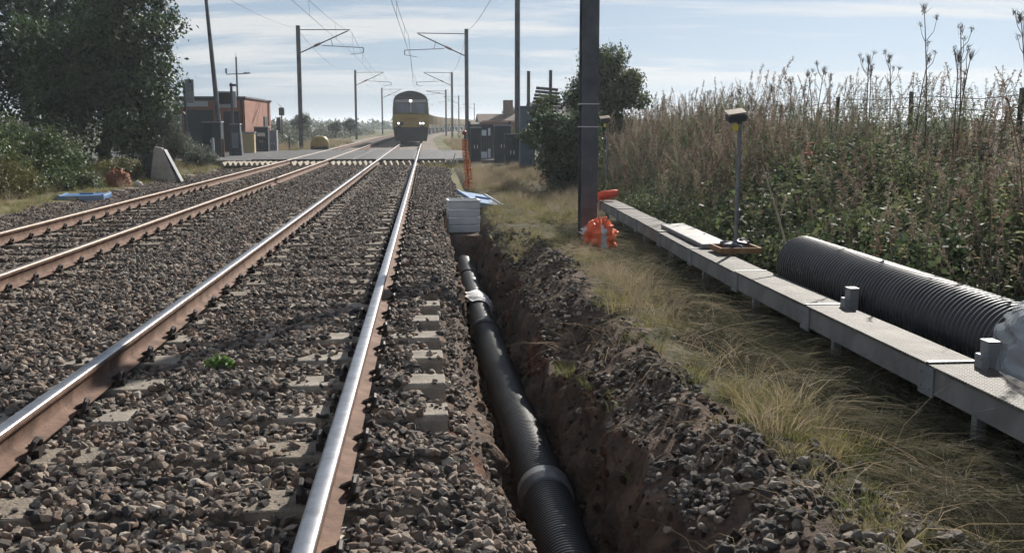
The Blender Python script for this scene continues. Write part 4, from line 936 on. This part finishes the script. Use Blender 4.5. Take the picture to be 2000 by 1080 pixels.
# left side
bl = clumps((-11.5, 37.5, 3.4), (2.5, 2.0, 2.9), 60, .55, 1.05, 3)+clumps((-9.9, 36.8, 4.7), (1.5, 1.4, 2.6), 34, .35, .7, 4)+clumps((-9.9, 36.6, 1.7), (1.5, 1.4, 1.5), 26, .4, .8, 5)
tree('broadleaf_tree', 'big dark green tree filling the upper left beside the far track', 'tree', (-11.4, 37.5, -.05), bl, 52000, .15, F_dark, .22, 11)
bl = clumps((-16.0, 44, 5.5), (4.2, 2.6, 5.0), 70, .9, 1.7, 6)
tree('broadleaf_tree', 'very dark tree in the corner behind the big left tree', 'tree', (-16.5, 44, 0), bl, 30000, .2, F_dark, .3, 12)
bl = clumps((-10.6, 27.0, .5), (1.9, 4.4, .85), 66, .3, .62, 7)
tree('shrub', 'mixed green shrub spreading low in front of the big left tree', 'shrub', (-10.4, 27.5, -.2), bl, 40000, .085, F_mid, .05, 13, limbs=4)
bl = clumps((-9.5, 22.3, .05), (1.2, 2.4, .5), 38, .2, .42, 8)
tree('shrub', 'yellowish bramble mound at the left edge of the photo', 'shrub', (-9.2, 21.6, -.3), bl, 24000, .06, F_olive, .03, 14, limbs=3)
bl = clumps((-8.9, 36.6, .75), (.9, 1.3, .95), 28, .25, .45, 9)
tree('shrub', 'grey green feathery shrub behind the propped concrete slab', 'shrub', (-8.9, 34.6, -.2), bl, 14000, .09, F_grey, .04, 15, .25, limbs=5)
bl = clumps((-8.6, 40.0, .2), (.9, 1.6, .38), 16, .2, .36, 10)
tree('shrub', 'low weedy shrub in front of the green cabinet', 'shrub', (-8.6, 40, -.25), bl, 9000, .08, F_grey, .03, 16, .3, limbs=3)
bl = clumps((-8.7, 30.2, -.02), (.75, 2.6, .36), 34, .16, .34, 17)
tree('shrub', 'low tangled weeds along the ballast edge behind the rusty lump', 'shrub', (-8.7, 30.2, -.3), bl, 17000, .06, F_olive, .03, 18, limbs=3)
bl = clumps((-8.9, 25.2, -.02), (.8, 2.0, .36), 30, .16, .34, 19)
tree('shrub', 'low green weeds behind the blue plastic lid', 'shrub', (-8.9, 25.2, -.3), bl, 15000, .06, F_mid, .03, 20, limbs=3)
# right side
bl = clumps((5.25, 30, 2.3), (1.1, 1.1, 1.35), 52, .22, .5, 21)
tree('broadleaf_tree', 'slender leafy tree standing behind the near mast', 'tree', (5.2, 30, -.1), bl, 34000, .09, F_mid, .09, 22, limbs=12, shell=.4)
bl = clumps((3.5, 25.4, .75), (.75, .95, 1.0), 26, .25, .5, 23)
tree('shrub', 'dark dense shrub behind the near mast, left of the weedy bank', 'shrub', (3.5, 25.4, -.2), bl, 22000, .075, F_dark, .06, 24, limbs=6)
bl = clumps((3.3, 29.5, 1.5), (.5, .6, .8), 14, .2, .36, 25)
tree('shrub', 'pale leaved shrub just right of the tall blue grey cabinet', 'shrub', (3.5, 29.8, -.2), bl, 7000, .08, F_mid, .05, 26, limbs=5)
# far shrubs beyond the far track, each its own
for k, (x, y, rx, rz_, n, lb) in enumerate(((-12.8, 108, 1.6, 1.5, 5000, 'round dark bush on the skyline behind the second left mast'), (-10.2, 118, .95, .95, 2600, 'small round bush on the skyline between two left masts'), (-9.3, 128, 1.1, 1.25, 2600, 'spiky bush on the skyline near the locomotive'), (7.9, 92, 1.5, 1.15, 4200, 'rounded dark bush on the mound right of the masts'), (5.8, 260, 3.2, 1.6, 1500, 'tiny distant bush over the end of the wagons'))):
    base = .1 if k != 3 else .9
    tree('bush', lb, 'bush', (x, y, base-.2), clumps((x, y, base+rz_), (rx*.6, rx*.6, rz_*.6), 14, rx*.3, rx*.5, 40+k), n, .16+.05*(y > 150), F_dark, .08, 50+k, limbs=2)
def hedge_mass():
    bs = []; g = np.random.default_rng(77)
    for k in range(150):
        y = g.uniform(62, 175); x = -9.6-g.random()**1.5*14; h = g.uniform(.35, 1.0)*(1.3 if x < -12 else .8); bs.append((x, y, h*.6-.2, g.uniform(.6, 1.6), g.uniform(.8, 2), h))
    V, F, T = leaves(bs, 42000, .22, .5, 78, .6); o = link('hedgerow', np_mesh('hedgerow', V, F, F_grey, tint=T)); tag(o, 'rough grey green hedgerow scrub beyond the far track', 'hedgerow', None, 'stuff')
    bs = []
    for k in range(70):
        y = g.uniform(62, 120); x = 4.2+g.random()*10; h = g.uniform(.3, .75); bs.append((x, y, h*.5-.1+.25*(x > 6), g.uniform(.6, 1.5), g.uniform(.8, 2), h))
    V, F, T = leaves(bs, 18000, .18, .5, 79, .6); o = link('scrub', np_mesh('scrub', V, F, F_olive, tint=T)); tag(o, 'brownish scrub on the low mound right of the train', 'scrub', None, 'stuff')
    bs = []
    for k in range(260):
        a = g.uniform(-.6, .6); d_ = g.uniform(330, 700); bs.append((d_*math.sin(a), d_*math.cos(a), 1.0, g.uniform(8, 22), g.uniform(5, 9), g.uniform(1.2, 3.2)))
    V, F, T = leaves(bs, 26000, 1.6, .6, 80, .6); o = link('treeline', np_mesh('treeline', V, F, F_dark, tint=T)); tag(o, 'faint low line of far off trees along the horizon', 'treeline', None, 'stuff')
hedge_mass()

# plants for scattering
def ribbons(blades, material_index=0):
    V = []; F = []
    for pts, w in blades:
        pts = [Vector(p) for p in pts]; d = (pts[-1]-pts[0]); side = d.cross(Vector((random.gauss(0, 1), random.gauss(0, 1), random.gauss(0, .3))))
        if side.length < 1e-5: side = Vector((1, 0, 0))
        side.normalize(); o = len(V); n = len(pts)
        for i, p in enumerate(pts):
            ww = w*(1-(i/(n-1))**1.5*.92); V += [p-side*ww/2, p+side*ww/2]
        for i in range(n-1): F.append((o+2*i, o+2*i+1, o+2*i+3, o+2*i+2))
    return [tuple(v) for v in V], F
def tuft(k, material, n, h, spread, lean, w, lie=0.0):
    bl = []
    for _ in range(n):
        a = random.uniform(0, 6.28); r = spread*random.random()**.5*.4; hh = h*random.uniform(.45, 1.1); out = random.uniform(.2, 1.0)*lean*hh
        bx, by = r*math.cos(a), r*math.sin(a); a2 = a+random.gauss(0, .6); lx = lie*hh*random.uniform(.5, 1.2)
        P = [(bx+out*math.cos(a2)*u**1.8+lx*u, by+out*math.sin(a2)*u**1.8+lx*.25*u, hh*(u-(.35*lean+.75*lie)*u**2)) for u in (0, .35, .7, 1)]
        bl.append((P, w*random.uniform(.6, 1.2)))
    V, F = ribbons(bl); me = bpy.data.meshes.new('tuft_%d' % k); me.from_pydata(V, [], F); me.materials.append(material); return me
G_green = rand_mat('grass_green', [(0, (.10, .12, .04)), (.35, (.17, .175, .065)), (.7, (.25, .215, .10)), (1, (.36, .29, .15))], rough=.7, transl=.4)
G_tan = rand_mat('grass_tan', [(0, (.18, .155, .10)), (.5, (.29, .24, .16)), (.8, (.36, .27, .18)), (1, (.44, .375, .27))], rough=.7, transl=.4)
G_dull = rand_mat('grass_dull', [(0, (.035, .038, .023)), (.5, (.075, .073, .045)), (.85, (.14, .125, .08)), (1, (.27, .235, .16))], rough=.75, transl=.3)
def weed(k, h, material, stalk, nl, ll, head):
    """tall willowherb-like stem: bent stalk, narrow leaves, seed head"""
    V = []; F = []; mi = []; bx, by = random.gauss(0, .14)*h, random.gauss(0, .14)*h
    def pt(u): return Vector((bx*u*u, by*u*u, h*u))
    m = MB(); m.tube([pt(u) for u in (0, .35, .7, 1)], [.0065, .0055, .004, .002], 4, cap=False); V += m.v; F += m.f; mi += [1]*len(m.f)
    def leaf(p, a, l, up, w, idx):
        d = Vector((math.cos(a), math.sin(a), up)).normalized(); s = d.cross(Vector((0, 0, 1))).normalized(); o = len(V); q = p+d*l*.5; e = p+d*l-Vector((0, 0, l*.25))
        V.extend([tuple(p), tuple(q+s*l*w), tuple(e), tuple(q-s*l*w)]); F.append((o, o+1, o+2, o+3)); mi.append(idx)
    for i in range(nl):
        u = random.uniform(.06, .88); leaf(pt(u), random.uniform(0, 6.28), ll*random.uniform(.6, 1.2)*(1.1-.5*u), random.uniform(-.2, .8), random.uniform(.11, .2), 0)
    for i in range(head):
        u = random.uniform(.74, 1.0); leaf(pt(u), random.uniform(0, 6.28), random.uniform(.025, .07), random.uniform(.4, 1.8), .12, 1)
    me = bpy.data.meshes.new('weed_%d' % k); me.from_pydata(V, [], F); me.materials.append(material); me.materials.append(stalk); me.polygons.foreach_set('material_index', mi); return me
W_leaf = rand_mat('weed_leaf', [(0, (.07, .105, .06)), (.3, (.14, .18, .095)), (.55, (.21, .225, .12)), (.78, (.29, .26, .16)), (.9, (.30, .215, .14)), (.965, (.31, .12, .10)), (1, (.40, .35, .24))], rough=.75, transl=.55)
W_leaf2 = rand_mat('weed_leaf_green', [(0, (.06, .095, .055)), (.4, (.105, .15, .075)), (.8, (.165, .20, .10)), (1, (.25, .25, .14))], rough=.75, transl=.5)
W_stalk = rand_mat('weed_stalk', [(0, (.15, .11, .085)), (.5, (.25, .19, .145)), (1, (.40, .33, .26))], rough=.8, transl=.3)
def leafclump(k, material, n, r, size):
    V, F, T = leaves([(0, 0, r*.55, r, r, r*.7)], n, size, .55, 200+k, .3); return np_mesh('leaf_clump_%d' % k, V, F, material)
W_low = rand_mat('nettle_leaf', [(0, (.04, .065, .03)), (.5, (.08, .11, .05)), (1, (.15, .165, .075))], rough=.65, transl=.45)
def put(n, x0, x1, y0, y1, accept, seed):
    g = np.random.default_rng(seed); x = g.uniform(x0, x1, n); y = g.uniform(y0, y1, n); k = accept(x, y, g); return x[k], y[k], g
def rots(n, g, tilt=.12): return np.stack([g.normal(0, tilt, n), g.normal(0, tilt, n), g.uniform(0, 6.28, n)], 1)

# tall weeds on the bank
wm = [weed(20+k, random.uniform(1.1, 1.5), W_leaf, W_stalk, 7, .09, 70) for k in range(4)]+[weed(k, random.uniform(.85, 1.35), W_leaf, W_stalk, random.randint(40, 58), .11, random.randint(20, 50)) for k in range(6)]+[weed(40+k, random.uniform(.7, 1.2), W_leaf2, W_stalk, random.randint(55, 80), .10, 12) for k in range(5)]
x, y, g = put(8600, 3.85, 8.4, 2.0, 36, lambda x, y, g: g.random(len(x)) < np.clip(.75+1.2*fbm(x, y, 1.3, 301), .15, 1)*np.where(x > 7.2, .4, 1), 300)
z = hz(x, y); s = (.62+.5*g.random(len(x)))*np.clip(.75+1.0*fbm(x, y, 2.4, 303)+.25, .55, 1.25)
s *= np.where(x > 5.6, ramp(y, [9, 13, 18, 25, 32], [.5, .62, .8, .88, 1.0]), 1.0)*np.where(x < 4.3, .75, 1.0)*np.where(g.random(len(x)) < .12, .6, 1)
scatter('tall_weeds', wm, np.stack([x, y, z-.03], 1), rots(len(x), g, .2), s, np.where(fbm(x, y, 1.5, 309)+.22*g.normal(size=len(x))+.03*(5.2-x) > .02, g.integers(10, 15, len(x)), np.where(fbm(x, y, .9, 311) > .05, g.integers(0, 4, len(x)), g.integers(0, 10, len(x)))), 'dense mixed brown and green weeds covering the bank on the right', 'weeds')
lm = [leafclump(k, W_low, 200, .3, .042) for k in range(5)]
x, y, g = put(1500, 3.75, 6.0, 3.0, 36, lambda x, y, g: (g.random(len(x)) < np.clip(.6+1.6*fbm(x, y, 1.6, 305), 0, 1)) & ~((x < 4.05) & (y < 9.6)), 304)
scatter('undergrowth', lm, np.stack([x, y, hz(x, y)-.02], 1), rots(len(x), g, .2), (.6+.9*g.random(len(x)))*np.where(fbm(x, y, 2.2, 307)+.004*(y-14) > .04, 1.35, .85), g.integers(0, 5, len(x)), 'low nettles and brambles at the foot of the weedy bank', 'undergrowth')
# single tall stalks standing against the sky
W_sil = mat('dead_stalk', (.085, .065, .05), (.15, .12, .09), scale=9, rough=.9)
def stalk(x, y, h, seed, lb):
    random.seed(seed); t = thing('dead_weed_stalk', lb, 'weed stalk', (x, y, hz1(x, y)-.03), group='tall dead stalks on the bank top')
    bx = random.uniform(-.12, .12)*h; P = [(bx*u*u, 0, h*u) for u in (0, .3, .6, .85, 1)]; m = MB(); m.tube(P, [.012, .010, .008, .006, .004], 5); st = m.build('stem', W_sil, t)
    for q in range(random.randint(2, 4)):
        u = random.uniform(.55, .9); a = random.uniform(0, 6.28); l = random.uniform(.12, .3); p = Vector((bx*u*u, 0, h*u)); e = p+Vector((math.cos(a)*l*.5, math.sin(a)*l*.5, l)); MB().tube([p, (p+e)/2+Vector((math.cos(a)*l*.12, 0, -.02)), e], [.005, .004, .003], 4, cap=False).build('twig', W_sil, t)
        V, F = ribbons([([e+Vector((random.gauss(0, .012), random.gauss(0, .012), random.uniform(-.03, .03))), e+Vector((random.gauss(0, .03), random.gauss(0, .03), random.uniform(.02, .07)))], .008) for _ in range(14)]); me = bpy.data.meshes.new('seed_head'); me.from_pydata(V, [], F); me.materials.append(W_sil); link('seed_head', me, t)
    tp = Vector(P[-1]); V, F = ribbons([([tp+Vector((random.gauss(0, .015), random.gauss(0, .015), random.uniform(-.1, .03))), tp+Vector((random.gauss(0, .035), random.gauss(0, .035), random.uniform(.0, .08)))], .009) for _ in range(30)]); me = bpy.data.meshes.new('seed_head'); me.from_pydata(V, [], F); me.materials.append(W_sil); link('seed_head', me, t)
stalk(6.55, 13.1, 1.95, 3, 'tallest dead weed stalk on the bank top, rising highest against the sky')
sx = [(6.9, 12.9, 1.5), (6.3, 11.9, 1.35), (6.8, 13.9, 1.25), (6.7, 15.2, 1.2), (7.0, 16.0, 1.25), (6.8, 17.0, 1.1), (7.0, 18.3, 1.15), (6.9, 20.0, 1.05), (6.8, 22.4, 1.1), (7.0, 25.5, 1.0), (6.6, 12.4, 1.3), (6.75, 14.6, 1.3), (7.0, 11.6, 1.45), (6.9, 11.2, 1.25), (6.8, 17.6, 1.2), (6.9, 19.2, 1.15)]
for k, (a, b, h) in enumerate(sx): stalk(a, b, h, 60+k, 'tall dead weed stalk with seed heads standing on the bank top against the sky')
random.seed(99)
# grass
gt = [tuft(k, G_green, 34, .2, .16, .8, .0045) for k in range(5)]; tt = [tuft(10+k, G_tan, 36, .36, .18, .7, .0035) for k in range(5)]; dl = [tuft(20+k, G_dull, 30, .55, .26, .7, .004, .9) for k in range(6)]; sh = [tuft(30+k, G_green, 24, .1, .13, .9, .0045) for k in range(4)]
st = [tuft(40+k, G_tan, 7, .34, .3, 1.4, .003, .5) for k in range(5)]
def grass(name, variants, n, x0, x1, y0, y1, accept, seed, s0, s1, label, tilt=.12, fixrot=None):
    x, y, g = put(n, x0, x1, y0, y1, accept, seed); r = rots(len(x), g, tilt)
    if fixrot is not None: r[:, 2] = fixrot+g.normal(0, 1.1, len(x))
    return scatter(name, variants, np.stack([x, y, hz(x, y)-.015], 1), r, s0+(s1-s0)*g.random(len(x)), g.integers(0, len(variants), len(x)), label, 'grass')
grass('short_grass', sh+gt[:1]+st[:2], 6800, 1.1, 3.0, 3.0, 26, lambda x, y, g: (g.random(len(x)) < np.clip(.42+2.4*fbm(x, y, .7, 401), 0, 1)*np.where((x > 2.2) & (y < 10), .3, 1)) & (x > np.where(y < 12, 1.55+.5*fbm(x, y, .6, 403), x_right(y)+.03)), 400, .6, 1.3, 'short green and yellow grass growing on the verge beside the trench')
grass('grass_tussock', gt+sh+tt[:1], 620, 1.55, 2.2, 4.1, 6.0, lambda x, y, g: g.random(len(x)) < np.exp(-((x-1.88)/.2)**2-((y-4.95)/.42)**2)*1.2, 410, .7, 1.2, 'sunlit yellow green tussock beside the spoil heap')
grass('dry_grass', tt+gt[:2], 420, 1.35, 2.35, 7.2, 13.0, lambda x, y, g: g.random(len(x)) < np.exp(-((x-1.85)/.25)**2-((y-9.8)/1.5)**2)*1.0, 420, .55, 1.0, 'tall dry straw coloured grass between the spoil heap and the walkway')
grass('far_dry_grass', tt+gt[:2], 2600, 1.2, 4.4, 19, 37, lambda x, y, g: (g.random(len(x)) < np.clip(.35+2*fbm(x, y, 1.5, 431), 0, 1)*np.where(y < 22, .5, 1)), 430, .8, 1.4, 'tall tan grass growing round the cabinets before the crossing')
grass('flattened_grass', dl, 3600, 2.0, 3.3, 2.3, 17, lambda x, y, g: (x > 2.05+.35*fbm(x, y, .8, 441)) & (g.random(len(x)) < np.where(y < 9, .95, .5)), 440, .45, 1.0, 'long flattened dull grass in the hollow below the walkway', .15, 3.9)
grass('loose_straw', st, 900, 1.0, 2.9, 3.0, 13, lambda x, y, g: (x > x_right(y)+.02) & (g.random(len(x)) < np.where(x < 1.6, .3, .8)), 455, .6, 1.3, 'loose straw stems strewn over the verge and the spoil heap', .4)
grass('spoil_grass', gt+sh, 170, 1.02, 1.75, 3.2, 8.0, lambda x, y, g: fbm(x, y, .5, 451) > .1, 450, .6, 1.1, 'sparse green wisps growing out of the spoil heap')
grass('left_verge_grass', gt+sh+tt[:1], 3800, -12, -6.9, 16, 42, lambda x, y, g: (x < -7.55+.6*fbm(x, y, .8, 461)) & (g.random(len(x)) < .45), 460, .8, 1.5, 'rough yellow green grass edging the far track below the bushes')
grass('crossing_weeds', gt+sh, 420, -.2, 1.6, 38.3, 40.2, lambda x, y, g: g.random(len(x)) < .6, 470, .7, 1.2, 'green weeds overgrowing the guard beside the near track')
grass('field_grass', tt+gt, 2600, -9.6, 4.5, 58.5, 100, lambda x, y, g: ((x < -6.9) | (x > 1.6)), 480, 1.2, 2.2, 'rough pale grass beyond the crossing on both sides of the tracks')
# small weed between the rails
t = thing('small_weed', 'small bright green weed growing in the ballast between the near rails', 'weed', (-1.34, 6.5, -.2))
V, F, T = leaves([(0, 0, .05, .10, .07, .05), (.05, .02, .04, .06, .05, .04)], 150, .04, .5, 88, .2); link('leaves', np_mesh('leaves', V, F, foliage('weed_green', [(0, (.06, .13, .03)), (1, (.17, .28, .07))]), tint=T), t)
MB().tube([(0, 0, -.03), (.01, 0, .06)], .004, 5).build('stem', M_bark, t)
# ------------------------------------------------------------------ air
def build_haze():
    m = bpy.data.materials.new('haze'); m.use_nodes = True; nt = m.node_tree; nt.nodes.clear()
    out = nt.nodes.new('ShaderNodeOutputMaterial'); v = nt.nodes.new('ShaderNodeVolumePrincipled'); nt.links.new(v.outputs[0], out.inputs['Volume'])
    v.inputs['Color'].default_value = (.86, .92, 1, 1); v.inputs['Density'].default_value = HAZE; v.inputs['Anisotropy'].default_value = .45
    o = MB().box((0, 1190, 5.4), (2860, 2460, 15.2)).build('haze', m); o['kind'] = 'stuff'; o['label'] = 'thin pale haze in the air over the whole place'
HAZE = .0006
build_haze()
